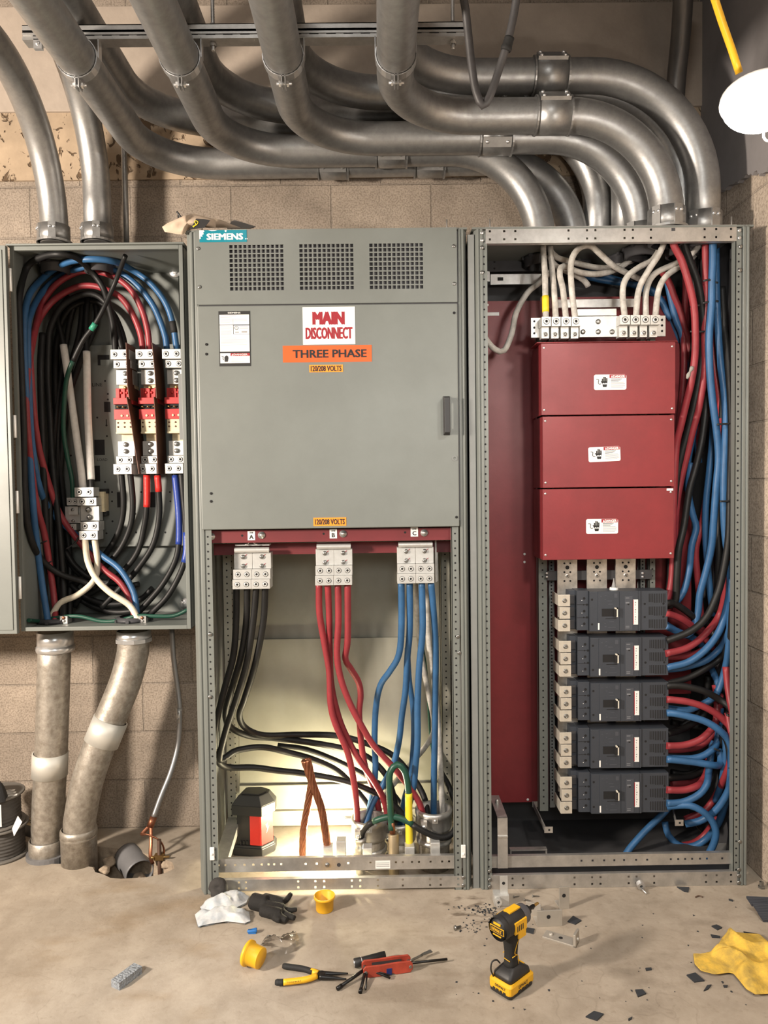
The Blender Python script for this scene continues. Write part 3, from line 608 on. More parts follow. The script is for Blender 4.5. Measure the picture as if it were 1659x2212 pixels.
c = P(210, 831, .4522); mb.text('LINE', c, X, Z, .040, .013, 1, -.012); c = P(221, 993, .4522); mb.text('LOAD', c, X, Z, .040, .011, 1, -.012)
mb.build('switch_plate', [GRAY, HOLE], wb)
for p in ((378, 587), (88, 589), (401, 1304), (62, 1300)):
    c = P(*p, .465 if p[1] < 700 else .498); mb = MB().lathe([(.0, .004), (.022, .004), (.024, 0), (.024, -.002)], c, (0, -1, 0), 24); mb.lathe([(.012, .004), (.012, .012), (0, .013)], c, (0, -1, 0), 6, 0, False)
    mb.build('mounting_bolt', CHROME, wb)
def zpy(py, y, px=300): return P(px, py, y).z
for i, (xt, nm) in enumerate(((262, 'left'), (316, 'middle'), (373, 'right'))):
    cx = P(xt+3, 890, .34).x; k_ = (.34+CD)/FPX; lg = MB()
    def blk(mb, dx0, dx1, py0, py1, y0, y1, m=0): mb.box(cx+dx0*k_, cx+dx1*k_, y0, y1, zpy(py1, .34), zpy(py0, .34), m)
    dz = -4 if i == 0 else -4
    for (a, b, p0, p1, y0) in ((-22, 18, 755, 776, .335), (-19, 19, 777, 794, .350)):
        blk(lg, a, b, p0, p1, y0, .42)
        for s in (-.55, .55): socket(lg, (cx+((a+b)/2+s*20)*k_, y0, zpy((p0+p1)/2, .34)), .0085, 0, 1)
    blk(lg, -18, 18, 796, 828, .372, .43)
    for p in (804, 820): lg.bolt((cx+2*k_, .372, zpy(p, .34)), .0095, 2, .010)
    o = lg.build('lug', [ALU, HOLE, STEELG], wb, bev=.0012); o['label'] = 'aluminium line lug'
    hs = MB(); blk(hs, -16, 18, 828, 838, .39, .44, 1)
    blk(hs, -20, 18, 836, 858, .372, .45); blk(hs, -22, 20, 858, 872, .352, .45); blk(hs, -20, 18, 872, 883, .362, .45, 2); blk(hs, -21, 19, 883, 905, .352, .45)
    for s in (-12, 0, 12):
        blk(hs, s-1, s+1, 838, 858, .366, .38); hs.cyl((cx+(s-2)*k_, .350, zpy(877, .34)), (cx+(s+2)*k_, .365, zpy(880, .34)), .003, 8, 3); hs.bolt((cx+(s+4)*k_, .371, zpy(846, .34)), .005, 0, .004)
    for s in (-4, 8): hs.bolt((cx+s*k_, .351, zpy(897, .34)), .005, 1, .003)
    hs.bolt((cx+2*k_, .37, zpy(835, .34)), .007, 3, .01)
    hs.build('switch_pole', [REDPL, IVORY, HOLE, mat('brass_bits', (.42, .27, .11), .4, metal=.9)], wb, bev=.001)
    iv = MB(); blk(iv, -18, 17, 905, 934, .358, .45); blk(iv, -12, 18, 934, 952, .385, .45); blk(iv, -18, 18, 932, 936, .352, .40, 0)
    for p in (912, 921): 
        for s in (-14, 0, 13): iv.bolt((cx+s*k_, .358, zpy(p, .34)), .0035, 1, .003)
    iv.build('insulator', [IVORY, BROWN], wb, bev=.001)
    lg = MB(); blk(lg, -17, 19, 952, 984, .366, .43)
    for p in (959, 974): lg.bolt((cx+0*k_, .366, zpy(p, .34)), .0095, 2, .010)
    for (a, b, p0, p1, y0) in ((-18, 18, 985, 1001, .350), (-22, 17, 1002, 1024, .335)):
        blk(lg, a, b, p0, p1, y0, .42)
        for s in (-.55, .55): socket(lg, (cx+((a+b)/2+s*18)*k_, y0, zpy((p0+p1)/2, .34)), .0082, 0, 1)
    o = lg.build('lug', [ALU, HOLE, STEELG], wb, bev=.0012); o['label'] = 'aluminium load lug'
x0, x1, z0, z1 = rect(387, 808, 398, 950, .30); MB().box(x0, x1, .296, .30, z0, z1).build('side_bracket', GRAYD, wb)
for up_, lo_ in ((((272, 740), (275, 830), (279, 862)), ((273, 857), (282, 905), (300, 1024))), (((328, 740), (334, 800), (338, 860)), ((332, 857), (336, 905), (341, 1024)))):
    for pts in (up_, lo_):
        a = [P(*p, .31) for p in pts]; mb = MB()
        vs = [p+V((0, d, 0)) for p in a for d in (0, .12)]
        mb.add(vs, [(0, 1, 3, 2), (2, 3, 5, 4)]); mb.build('phase_barrier', BROWN, wb, solid=.0025)
lg = MB(); yn = .36; kk = (yn+CD)/FPX
for a, ys, so in (((161, 1053, 202, 1073), .33, 1), ((167, 1075, 208, 1092), .345, 1), ((174, 1127, 213, 1146), .345, 1), ((171, 1147, 211, 1166), .33, 1), ((144, 1075, 168, 1091), .36, 2)):
    x0, x1, z0, z1 = rect(*a, ys); lg.box(x0, x1, ys, ys+.06, z0, z1)
    for s in (-.25, .25): socket(lg, ((x0+x1)/2+s*(x1-x0), ys, (z0+z1)/2), .0085 if so == 1 else .0065, 0, 1)
for a, ys in (((174, 1093, 214, 1125), .37), ((141, 1094, 173, 1130), .39), ((148, 1094, 168, 1112), .375), ((152, 1132, 165, 1145), .375)): pbox(lg, *a, ys, ys+.04)
for p in ((191, 1101), (194, 1117)): lg.bolt(P(*p, .37), .010, 2, .011)
for p in ((157, 1101), (158, 1125)): lg.bolt(P(*p, .374), .006, 2, .006)
socket(lg, P(157, 1139, .375), .0055, 0, 1)
lg.build('neutral_lug', [ALU, HOLE, STEELG], wb, bev=.0012)
mb = MB(); pbox(mb, 207, 1056, 230, 1066, .42, .452); pbox(mb, 207, 1104, 230, 1114, .42, .452); pbox(mb, 226, 1066, 230, 1104, .43, .452); pbox(mb, 212, 1062, 225, 1106, .40, .45, 1)
mb.build('neutral_base', [BLKP, IVORY], wb, bev=.001)
mb = MB()
for px in (140, 309):
    c = P(px, 1338, .26); mb.box(c.x-.014, c.x+.014, .25, .29, c.z-.014, c.z+.014); mb.bolt((c.x, .25, c.z-.004), .006, 0, .005); mb.bolt((c.x, .25, c.z+.008), .006, 1, .005)
mb.build('ground_clamp', [GALV, COPPER], wb)

locknut(xl, .33, bz1-.006, .046, c1); locknut(xl2, .33, bz1-.006, .046, c2); locknut(P(119, 1366, .30).x, .30, bz0+.006, .056, g1, 1, .014); locknut(P(289, 1366, .30).x, .30, bz0+.006, .056, g2, 1, .014)
# ------------------------------------------------------------------ left cabinet
HT = 2.286; LX1, RX0, RX1 = .955, .972, 1.93
lc = thing('switchboard_cabinet', 'grey main disconnect cabinet with a vented panel, closed door and open cable bay', 'electrical cabinet', (.477, .24, 0))
post(0, .046, -1, lc); post(LX1-.032, LX1, 1, lc)
for x in (.004, LX1-.006): MB().box(x, x+.002, .045, .49, .02, HT).build('side_panel', GRAYD, lc)
MB().box(0, LX1, .0, .50, HT-.006, HT).build('top_cover', GRAY, lc)
zs = P(460, 1383, .46).z
MB().box(.01, LX1-.01, .478, .481, zs-.02, HT-.01).build('back_panel', OLIVE, lc)
mb = MB().box(.06, LX1-.06, .462, .464, .20, zs); mb.box(.06, LX1-.06, .464, .478, zs-.004, zs); mb.box(.06, LX1-.06, .448, .465, .10, .20); mb.box(.06, LX1-.06, .430, .450, .04, .10)
mb.build('back_panel', OLIVE, lc, bev=.001)
for x, s in ((.052, 1), (LX1-.056, -1)):
    for y, wd in ((.33, .034), (.42, .030)): strip(0, y, .05, 1.30, wd, lc, .0254, 'rear_strut', OLIVE, x=x)
INSIDE = mat('dark_inside_shade', (.05, .05, .053), .6, var=.2)  # interior shade of the right cabinet, put into a dark colour
MB().box(.05, LX1-.05, .20, .204, 1.30, HT-.02).build('inner_barrier', mat('black_inside_shade', (.012, .012, .013), .7), lc)  # black colour paints in the shade behind the vent holes
x0, x1, z0, z1 = rect(520, 600, 900, 655, .12); MB().box(x0, x1, .15, .18, z0-.1, z1).build('bus_shield', REDD, lc)
zv = P(710, 658, 0).z; dX0, dX1 = P(425, 700, 0).x+.004, P(988, 700, 0).x
zd = P(710, 1141, -.008).z
holes = []
for gx0, gx1, gy0, gy1 in ((495, 614, 527, 628), (646, 765, 526, 627), (797, 915, 525, 624)):
    x0, x1, _, _ = rect(gx0, gy0, gx1, gy1, -.005)
    for i in range(12): holes.append((x0+(x1-x0)*(i+.5)/12, i))
za, zb_ = P(705, 627, -.005).z, P(705, 526, -.005).z
hl = [(hx, za+(zb_-za)*(j+.5)/10, .0062*.92) for hx, _ in holes for j in range(10)]
mb = MB(); perf_plate(mb, dX0, dX1, zv+.003, HT-.001, -.005, hl)
mb.box(dX0, dX0+.002, -.004, .02, zv+.003, HT-.001); mb.box(dX1-.002, dX1, -.004, .02, zv+.003, HT-.001); mb.box(dX0, dX1, -.004, .02, zv+.003, zv+.005); mb.box(dX0, dX1, -.004, .02, HT-.003, HT-.001)
vp = mb.build('vent_panel', GRAY, lc, solid=.0014)
for p in ((428, 537), (431, 620), (980, 532), (981, 613)): tag(MB().bolt(P(*p, -.0058), .006, 0, .004).build('screw', STEELG, vp))
mb = MB(); x0, x1, z0, z1 = rect(431, 497, 533, 523, -.006); z1 = min(z1, HT-.001)
label_plate(mb, x0, x1, z0, z1, -.0062); ink(mb, 'SIEMENS', (x0+x1)/2+.006, (z0+z1)/2-.002, -.0072, .120, .020, 1, .05)
for u, v in ((.155, .3), (.160, .3)): mb.disc((x0+u, -.0072, (z0+z1)/2-.010), .0018, 1)
wear = [V((x0+a, -.0072, z1-b)) for a, b in ((-.0005, .0), (.014, 0), (.017, .005), (.012, .008), (.015, .013), (.009, .016), (.010, .022), (.003, .021), (.005, .028), (-.0005, .030))]
mb.poly(wear, None, 1); mb.poly([V((x0+a, -.0072, z1-b)) for a, b in ((.030, 0), (.060, 0), (.052, .003), (.040, .0035))], None, 1); mb.poly([V((x0+a, -.0072, z1-b)) for a, b in ((.085, 0), (.092, 0), (.090, .007), (.086, .006))], None, 1)
mb.build('nameplate', [TEAL, PAPER], vp)['label'] = 'worn teal nameplate'
mb = MB().box(dX0, dX1, -.008, .016, zd, zv-.002)
dr = mb.build('door', GRAY, lc, bev=.003)
MB().box(.046, LX1-.032, .001, .004, zd+.02, HT-.01).build('door_frame', DARKST, lc)
YD = -.0086
mb = MB(); x0, x1, z0, z1 = rect(473, 672, 541, 791, YD); w_, h = x1-x0, z1-z0; label_plate(mb, x0, x1, z0, z1, YD, 0)
def lb(u0, u1, v0, v1, m, y=YD-.0010): mb.box(x0+u0*w_, x0+u1*w_, y, y+.0004, z1-v1*h, z1-v0*h, m)
lb(.03, .97, .065, .245, 1); lb(.03, .97, .255, .735, 1); lb(.03, .97, .765, .945, 1); lb(.36, .97, .765, .815, 2, YD-.0013)
ink(mb, 'SIEMENS', x0+w_*.5, z1-h*.034, YD-.0013, w_*.40, h*.026, 1, .02); ink(mb, 'DANGER', x0+w_*.68, z1-h*.79, YD-.0016, w_*.44, h*.03, 1, .02)
mb.add([(x0+w_*.39, YD-.0016, z1-h*.808), (x0+w_*.45, YD-.0016, z1-h*.808), (x0+w_*.42, YD-.0016, z1-h*.775)], [(0, 1, 2)], 1)
for i in range(5): lb(.06, .06+(.5, .38, .84, .84, .3)[i], .085+i*.03, .092+i*.03, 3, YD-.0013)
lb(.45, .46, .15, .245, 3, YD-.0013)
for i in range(15): lb(.06, .06+((.34, .36, .30, .36, .34, .36, .33, .36, .35, .5, .8, .86, .84, .70, .82)[i]), .275+i*.024, .281+i*.024, 3, YD-.0013)
lb(.46, .97, .255, .262, 0, YD-.0013); lb(.46, .475, .255, .42, 0, YD-.0013); lb(.46, .97, .415, .42, 0, YD-.0013)
for i in range(3): lb(.66, .93, .28+i*.022, .287+i*.022, 3, YD-.0013)
lb(.52, .64, .375, .395, 3, YD-.0013); lb(.72, .90, .365, .395, 3, YD-.0013)
mb.ring((x0+w_*.565, YD-.0013, z1-h*.305), (0, -1, 0), w_*.05, w_*.062, .0006, 20, 0); ink(mb, 'UL', x0+w_*.565, z1-h*.305, YD-.0014, w_*.05, h*.02, 0)
for i in range(4): lb(.38, .38+(.45, .50, .20, .52)[i], .83+i*.026, .836+i*.026, 3, YD-.0013)
b0, b1 = x0+w_*.22, z1-h*.87
mb.add([(b0+u*w_, YD-.0014, b1+v*h) for u, v in ((-.05, -.05), (.05, -.05), (.075, .02), (.06, .05), (.03, .065), (-.02, .06), (-.06, .03))], [tuple(range(7))], 0)
mb.tube(spline([V((b0+u*w_, YD-.0012, b1+v*h)) for u, v in ((-.15, .055), (-.10, .05), (-.11, .01), (-.08, -.015))], .002), .0011, 6, 0)
mb.build('rating_label', [INKK, PAPER, INKR, INKG], dr)['label'] = 'black and white rating label'
mb = MB(); x0, x1, z0, z1 = rect(654, 663, 767, 744, YD); label_plate(mb, x0, x1, z0, z1, YD); ink(mb, 'MAIN', (x0+x1)/2-.001, z0+(z1-z0)*.70, YD-.0012, .103, .040, 1, .055); ink(mb, 'DISCONNECT', (x0+x1)/2, z0+(z1-z0)*.30, YD-.0012, .156, .038, 1, .028)
mb.build('main_disconnect_sign', [PAPER, INKR], dr)
mb = MB(); x0, x1, z0, z1 = rect(611, 746, 803, 782, YD); label_plate(mb, x0, x1, z0, z1, YD); ink(mb, 'THREE PHASE', (x0+x1)/2+.008, (z0+z1)/2, YD-.0012, .248, .026, 1, .035); mb.build('three_phase_sign', [ORNG, INKK], dr)
for a in ((668, 788, 741, 804), (677, 1118, 748, 1136)):
    mb = MB(); x0, x1, z0, z1 = rect(*a, YD); label_plate(mb, x0, x1, z0, z1, YD); ink(mb, '120/208 VOLTS', (x0+x1)/2, (z0+z1)/2, YD-.0012, (x1-x0)*.90, .0180, 1, .022); mb.build('voltage_label', [ORNG2, INKK], dr)
x0, x1, z0, z1 = rect(957, 856, 972, 940, YD); mb = MB().box(x0, x1, YD-.004, YD+.001, z0, z1); mb.box(x0+.002, x1-.002, YD-.026, YD-.003, z1-.022, z1-.004); mb.box(x0+.002, x1-.002, YD-.026, YD-.003, z0+.004, z0+.022); mb.box(x0+.002, x1-.002, YD-.030, YD-.020, z0+.006, z1-.006)
mb.build('handle', BLKP, dr, bev=.002)
c = P(982, 990, YD); MB().ring(c, (0, -1, 0), .005, .009, .004, 20).build('lock', GRAYD, dr)
for p in ((981, 676), (446, 744), (446, 765), (456, 1066), (456, 1083), (986, 1117)): MB().bolt(P(*p, YD), .0045, 0, .003).build('screw', HOLE, dr)
strip(0, .004, .0, zd-.002, .026, lc, x=P(456, 1500, .004).x); strip(0, .004, .0, zd-.002, .024, lc, x=P(986, 1500, .004).x)
rx0, rx1 = P(446, 1160, .03).x, P(990, 1150, .03).x
zt = P(720, 1143, .03).z
mb = MB().box(rx0, rx1, .03, .034, zt-.043, zt); mb.box(rx0, rx1, .034, .10, zt-.004, zt)
for px, py in ((523, 1157), (699, 1153), (875, 1150)): mb.disc(P(px, py, .0294), .004, 1)
rr = mb.build('red_rail', [REDD, HOLE], lc)
for px, py in ((565, 1156), (741, 1153), (916, 1151), (457, 1159), (982, 1148)):
    c = P(px, py, .03); m2 = MB().lathe([(.0125, 0), (.0125, .003), (.007, .003), (.007, .007), (0, .008)], c, (0, -1, 0), 20); m2.build('bolt', CHROME, rr)
for ch, px, py in (('A', 543, 1158), ('B', 720, 1154), ('C', 895, 1150)):
    x0, x1, z0, z1 = rect(px-8, py-11, px+8, py+9, .0295); m2 = MB(); label_plate(m2, x0, x1, z0, z1, .0295); ink(m2, ch, (x0+x1)/2, z0+(z1-z0)*.36, .0284, None, .014, 1, .03); ink(m2, 'LINE', (x0+x1)/2, z0+(z1-z0)*.82, .0284, .014, .005, 1, .01); m2.build('line_tag', [PAPER, INKK], rr)
zt2 = P(720, 1172, .12).z; MB().box(.05, LX1-.05, .12, .13, zt2-.04, zt2).build('red_rail', REDD, lc)
for nm, x_a, x_b, ya in (('A', 503, 584, 1176), ('B', 681, 761, 1168), ('C', 858, 938, 1164)):
    x0, x1, _, _ = rect(x_a, ya, x_b, ya+90, .055); k_ = (.055+CD)/FPX; zt = P((x_a+x_b)/2, ya, .055).z; mb = MB(); mid = (x0+x1)/2
    zz_ = lambda d: zt-d*k_
    mb.box(x0+.006, x1-.004, .07, .11, zz_(4), zt); mb.lathe([(.010, 0), (.010, x1-x0-.01)], (x0+.005, .068, zz_(13)), X, 14)
    for s in (-1, 1): mb.tube(spline([V((mid+s*.022, .06, zt-.001)), V((mid+s*.012, .06, zt+.002)), V((mid+s*.008, .06, zt+.012)), V((mid+s*.006, .06, zt+.02))], .004), .003, 8)
    for j in range(2):
        a = x0+(x1-x0)*j/2+.0006; b = x0+(x1-x0)*(j+1)/2-.0006
        mb.box(a, b, .075, .12, zz_(54), zz_(19)); mb.box(a, b, .055, .115, zz_(75), zz_(54.5)); mb.box(a-.001, b-.001, .045, .115, zz_(96), zz_(75.5))
        for d in (28, 48):
            cc = (mid+(-1 if j == 0 else 1)*(x1-x0)*.25, .075, zz_(d)); mb.bolt(cc, .008, 2, .008); mb.obox(V(cc)+V((.009, -.001, .005)), V((.8, 0, .6)), V((-.6, 0, .8)), Y, .006, .0010, .0006, 3)
        for u in (.26, .74):
            socket(mb, (a+(b-a)*u, .055, zz_(65)), .0075, 0, 1); socket(mb, (a+(b-a)*u-.001, .045, zz_(86)), .0075, 0, 1)
    o = mb.build('line_lug', [ALU, HOLE, STEELG, INKR], lc, bev=.001)
mb = MB()
for i in range(4): mb.box(P(940+i*2, 1210, .10).x, P(940+i*2, 1210, .10).x+.003, .10+.012*i, .14+.012*i, zt-.16, zt+.01)
mb.build('bus_stub', BUSM, lc)
def rails(parent, xa, xb, pys, name, y, holes_px, holes_row2=None, dy=.014, real=True):
    x0, x1 = P(xa, sum(pys)/2, y).x, P(xb, sum(pys)/2, y).x; z1_, z0_ = P((xa+xb)/2, pys[0], y).z, P((xa+xb)/2, pys[1], y).z
    mb = MB(); hs = []
    for px in holes_px:
        hx = P(px, pys[0], y).x
        for u in (holes_row2 or (.5,)): hs.append((hx, z0_+(z1_-z0_)*u, .0036))
    perf_plate(mb, x0, x1, z0_, z1_, y, hs); mb.box(x0, x1, y, y+dy, z1_-.002, z1_); mb.box(x0, x1, y, y+dy*.5, z0_, z0_+.002)
    return mb.build(name, [GALV, HOLE], parent, solid=.0015), (x0, x1, z0_, z1_)
so, sb = rails(lc, 463, 1000, (1852, 1880), 'sill_rail', .022, [472, 487, 508, 528, 547, 565, 580, 592, 607, 660, 684, 752, 800, 855, 870, 890, 905, 930, 955, 970, 985], (.55,))
mb = MB(); c = P(707, 1868, .022); mb.bolt((c.x, .022, c.z), .008, 0, .007); c = P(732, 1868, .022); mb.disc((c.x, .0208, c.z), .007, 1); mb.build('bolt', [STEELG, DARKST], so)
x0, x1, z0, z1 = rect(811, 1859, 843, 1876, .021); mb = MB(); label_plate(mb, x0, x1, z0, z1, .0205); 
for u in (.3, .5, .72): mb.box(x0+.003, x1-.003, .0194, .0199, z0+(z1-z0)*u-.001, z0+(z1-z0)*u+.001, 1)
mb.build('small_label', [PAPER, INKG], so)
rails(lc, 463, 1004, (1897, 1921), 'base_rail', .004, [480, 516, 531, 644, 681, 700, 760, 778, 816, 870, 929, 952, 990], (.25, .78))
mb = MB()
for px in (458, 1001):
    for py in (1845 if px < 700 else 1840,): pbox(mb, px-5, py-14, px+5, py+14, -.004, .002)
    mb.bolt(P(px, 1845, -.004), .004, 0, .004)
mb.build('post_clip', PAPER, lc, bev=.002)
for px, py in ((459, 1912), (459, 1925), (1001, 1895), (1001, 1912), (454, 1505), (454, 1370), (989, 1375), (992, 1410)): MB().bolt(P(px, py, .003), .007, 0, .005).build('frame_bolt', STEELG, lc)
a, b = P(477, 1856, .05), P(506, 1766, .33)
mb = MB().obox((a+b)/2, (b-a), X, (b-a).cross(X), (b-a).length/2, .024, .0015); mb.obox((a+b)/2+V((.023, 0, -.015)), (b-a), Z, X, (b-a).length/2, .015, .0015)
mb.build('floor_angle', GALV, lc)
for px, py, m_ in ((737, 1830, ALU), (794, 1845, ALU), (885, 1842, ALU), (940, 1833, ALU), (709, 1843, ALU)):
    c = P(px, py, .07); hh = .034; MB().box(c.x-.017, c.x+.017, .055, .095, sb[3]-.02, c.z+.028).build('ground_lug', m_, lc, bev=.002)
for px, py in ((965, 478), (436, 478)):
    c = P(px, py, .05); MB().cyl((c.x, .05, HT-.01), (c.x, .05, HT+.045), .0025, 8).build('lifting_stud', GALV, lc)
MB().bolt((P(972, 490, .05).x, .04, HT), .007, 0, .01, (0, 0, 1)).build('bolt', CHROME, lc)

# ------------------------------------------------------------------ right cabinet
rc_ = thing('distribution_cabinet', 'open grey distribution cabinet with red barriers and five breakers, by the right wall', 'electrical cabinet', (1.45, .24, 0))
post(RX0+.004, RX0+.036, -1, rc_); post(RX1-.036, RX1, 1, rc_)
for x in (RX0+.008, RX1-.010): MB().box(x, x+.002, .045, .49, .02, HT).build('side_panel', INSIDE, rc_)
MB().box(RX0-.014, RX0+.008, .012, .02, .0, HT-.02).build('gap_trim', GRAYD, rc_)
mb = MB(); 
MB().box(RX0, RX1, .0, .50, HT-.006, HT).build('top_cover', GRAY, rc_)
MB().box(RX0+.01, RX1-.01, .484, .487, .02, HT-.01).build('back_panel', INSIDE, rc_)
o, tb = rails(rc_, 1049, 1591, (488, 523), 'top_rail', .003, [1058, 1089, 1113, 1228, 1268, 1286, 1349, 1367, 1406, 1522, 1547, 1579], (.24, .74), .04)
mb = MB()
for px in (1041, 1597):
    for py in (503, 519): mb.bolt(P(px+ (0 if px < 1300 else 0), py-(5 if px > 1300 else 0), .003), .0065, 0, .005)
mb.build('bolt', CHROME, rc_)
strip(0, .004, .0, HT-.01, .022, rc_, x=P(1050, 1150, .004).x); strip(0, .004, .0, HT-.01, .020, rc_, x=P(1593, 1150, .004).x)
rails(rc_, 1062, 1592, (1846, 1870), 'sill_rail', .022, [1256, 1280, 1305, 1327, 1348, 1374, 1398, 1449, 1465, 1480, 1495, 1512, 1527, 1560], (.5,))
rails(rc_, 1060, 1592, (1887, 1916), 'base_rail', .004, [1107, 1130, 1241, 1279, 1297, 1358, 1375, 1413, 1525, 1548, 1579], (.26, .76))
for px, py in ((1058, 1881), (1058, 1900), (1058, 1915), (1596, 1878), (1596, 1891), (1596, 1906), (1598, 1818), (1041, 589), (1041, 535), (1599, 533), (1598, 584)): MB().bolt(P(px, py, .003), .007, 0, .005).build('frame_bolt', STEELG, rc_)
mb = MB(); pbox(mb, 1048, 527, 1175, 556, .40, .41); pbox(mb, 1048, 560, 1180, 586, .36, .37, 0); pbox(mb, 1060, 592, 1170, 614, .33, .335, 1); pbox(mb, 1052, 586, 1058, 608, .32, .33, 1)
for p in ((1068, 566), (1068, 580)): mb.disc(P(*p, .359), .004, 2)
pbox(mb, 1075, 599, 1087, 606, .328, .329, 2)
mb.build('upper_rail', [DARKST, GALV, HOLE], rc_)
x0, x1, z0, z1 = rect(1050, 650, 1172, 1733, .34)
mb = MB().box(x0-.02, x1, .34, .343, z0, z1); mb.box(x1, RX1-.06, .355, .358, P(1400, 1500, .355).z, P(1400, 640, .355).z)
for p in ((1133, 1197), (1133, 1214), (1064, 1725), (1140, 1727), (1053, 659)): mb.bolt(P(*p, .34), .005, 1, .004)
rb = mb.build('red_barrier', [REDP, PAPER], rc_)
x0, x1, z0, z1 = rect(1048, 675, 1078, 682, .339); MB().box(x0, x1, .3375, .3395, z0, z1).build('white_strip', PAPER, rb)
for i, (xa, ya, xb, yb, lbx) in enumerate(((1169, 740, 1459, 895, (1283, 809, 1353, 842, 0)), (1172, 898, 1457, 1052, (1271, 965, 1340, 997, .035)), (1172, 1055, 1456, 1208, (1266, 1121, 1335, 1153, 0)))):
    x0, x1, z0, z1 = rect(xa, ya, xb, yb, .09); mb = MB().box(x0, x1, .09, .0925, z0, z1); mb.box(x0, x0+.002, .09, .24, z0, z1); mb.box(x1-.002, x1, .09, .24, z0, z1); mb.box(x0, x1, .09, .24, z1-.002, z1)
    if i == 0: mb.box(x0-.016, x1+.006, .084, .20, z1, z1+.003)
    if i == 2: mb.box(x0, x1, .09, .24, z0, z0+.002)
    cv = mb.build('bus_cover', REDP, rc_, bev=.001)
    for u in (x0+.010, x1-.012):
        for v in (z0+.018, z1-.016): MB().bolt((u, .09, v), .0042, 0, .003).build('screw', CHROME, cv)
    danger_label('danger_label', *lbx[:4], .0894, cv, lbx[4])
mb = MB(); x0, x1, z0, z1 = rect(1440, 1055, 1454, 1060, .0895); mb.box(x0, x1, .0886, .0896, z0, z1); mb.build('paint_chip', PAPER, cv)
cz = P(1300, 1208, .2).z
for i, (a, b) in enumerate(((1204, 1247), (1268, 1311), (1330, 1373))):
    x0, x1, _, _ = rect(a, 1208, b, 1268, .20); mb = MB().box(x0, x1, .20, .208, .26, cz+.06); xm = (x0+x1)/2
    for p in (1225, 1365): pass
    for u, py in ((-.011, 1216), (.0, 1225), (.011, 1216), (-.011, 1235), (.011, 1235), (-.011, 1254), (.011, 1254)):
        mb.disc((xm+u, .1994, P(1290, py, .20).z), .0075 if u == 0 else .0038, 1)
    c = (xm, .2, P(1290, 1243, .20).z); mb.bolt(c, .0085, 0, .003); 
    mb.obox((c[0], .1965, c[2]), V((1, 0, .7)), V((-.7, 0, 1)), Y, .005, .0009, .0006, 1); mb.obox((c[0], .1965, c[2]), V((-.7, 0, 1)), V((1, 0, .7)), Y, .005, .0009, .0006, 1)
    mb.build('bus_bar', [BUSM, HOLE], rc_)
x0, x1, z0, z1 = rect(1182, 1232, 1408, 1252, .215); mb = MB().box(x0, x1, .212, .22, z0, z1)
for px in (1181, 1388):
    for py in (1238, 1246): mb.bolt(P(px, py, .212), .005, 1, .004)
mb.build('bus_support', [DARKST, CHROME], rc_)
za_, zb2_ = P(1174, 1752, .23).z, P(1174, 700, .23).z
strip(0, .23, za_, zb2_, .034, rc_, .0254, 'inner_post', GRAY, x=P(1173, 1450, .23).x); strip(0, .26, za_, zb2_, .022, rc_, .0127, 'inner_post', GRAYD, x=P(1192, 1450, .26).x)
strip(0, .23, P(1408, 1290, .23).z, zb2_, .022, rc_, .0254, 'inner_post', GRAY, x=P(1409, 1240, .23).x); strip(0, .25, za_, zb2_, .020, rc_, .0127, 'inner_post', GRAYD, x=P(1388, 1240, .25).x)
# neutral bus
nb = MB(); pbox(nb, 1147, 686, 1250, 729, .135, .145); pbox(nb, 1336, 682, 1438, 727, .135, .145); pbox(nb, 1252, 683, 1335, 728, .125, .14); pbox(nb, 1247, 667, 1332, 682, .128, .14); pbox(nb, 1147, 700, 1438, 720, .14, .15)
pbox(nb, 1200, 646, 1375, 664, .25, .255); 
for p in ((1292, 695), (1259, 717), (1292, 717), (1322, 717)): nb.bolt(P(*p, .125), .009, 1, .007)
for p in ((1154, 694), (1154, 708), (1154, 720), (1430, 691), (1430, 703), (1430, 715)): nb.bolt(P(*p, .135), .004, 2, .003)
nbo = nb.build('neutral_bus', [ALU, STEELG, HOLE], rc_, bev=.001)
for xs_, y0_ in (((1170, 1191, 1212, 1234, 1255), (684, 704)), ((1339, 1362, 1384, 1405, 1427), (680, 701))):
    for j in range(4):
        x0, x1, z0, z1 = rect(xs_[j]+.6, y0_[0], xs_[j+1]-.6, y0_[1], .08); mb = MB().box(x0, x1, .08, .135, z0, z1); socket(mb, ((x0+x1)/2, .08, (z0+z1)/2), .0092, 0, 1)
        mb.box(x0+.003, x1-.003, .10, .135, z0-.040, z0); mb.bolt(((x0+x1)/2, .10, z0-.026), .010, 0, .003); mb.bolt(((x0+x1)/2, .097, z0-.026), .006, 2, .008)
        mb.build('neutral_lug', [ALU, HOLE, STEELG], rc_, bev=.001)
# loose straps and brackets low in the cabinet
mb = MB(); pbox(mb, 1075, 1766, 1097, 1876, .012, .016); x0, x1, z0, z1 = rect(1075, 1766, 1097, 1876, .012); mb.box(x0, x1, .012, .20, z1-.003, z1); mb.bolt(((x0+x1)/2, .13, z1), .007, 0, .015, (0, 0, 1)); mb.box(x0, x1, .008, .013, (z0+z1)/2+.02, (z0+z1)/2+.027)
mb.build('support_bracket', GALV, rc_, bev=.001)
def arm(a, b, c2, wd): 
    a, b = P(*a), P(*b); mb = MB(); mb.obox((a+b)/2, b-a, Z, (b-a).cross(Z), (b-a).length/2, wd, .0015); mb.box(b.x-.004, b.x+.026, b.y-.003, b.y, b.z-wd, b.z+wd); mb.disc((b.x+.013, b.y-.0036, b.z), .004, 1); mb.box(a.x-.004, a.x+.034, a.y-.003, a.y, a.z-wd, a.z+wd); mb.bolt((a.x+.022, a.y-.003, a.z), .006, 0, .004)
    return mb.build('support_arm', [GALV, HOLE], rc_)
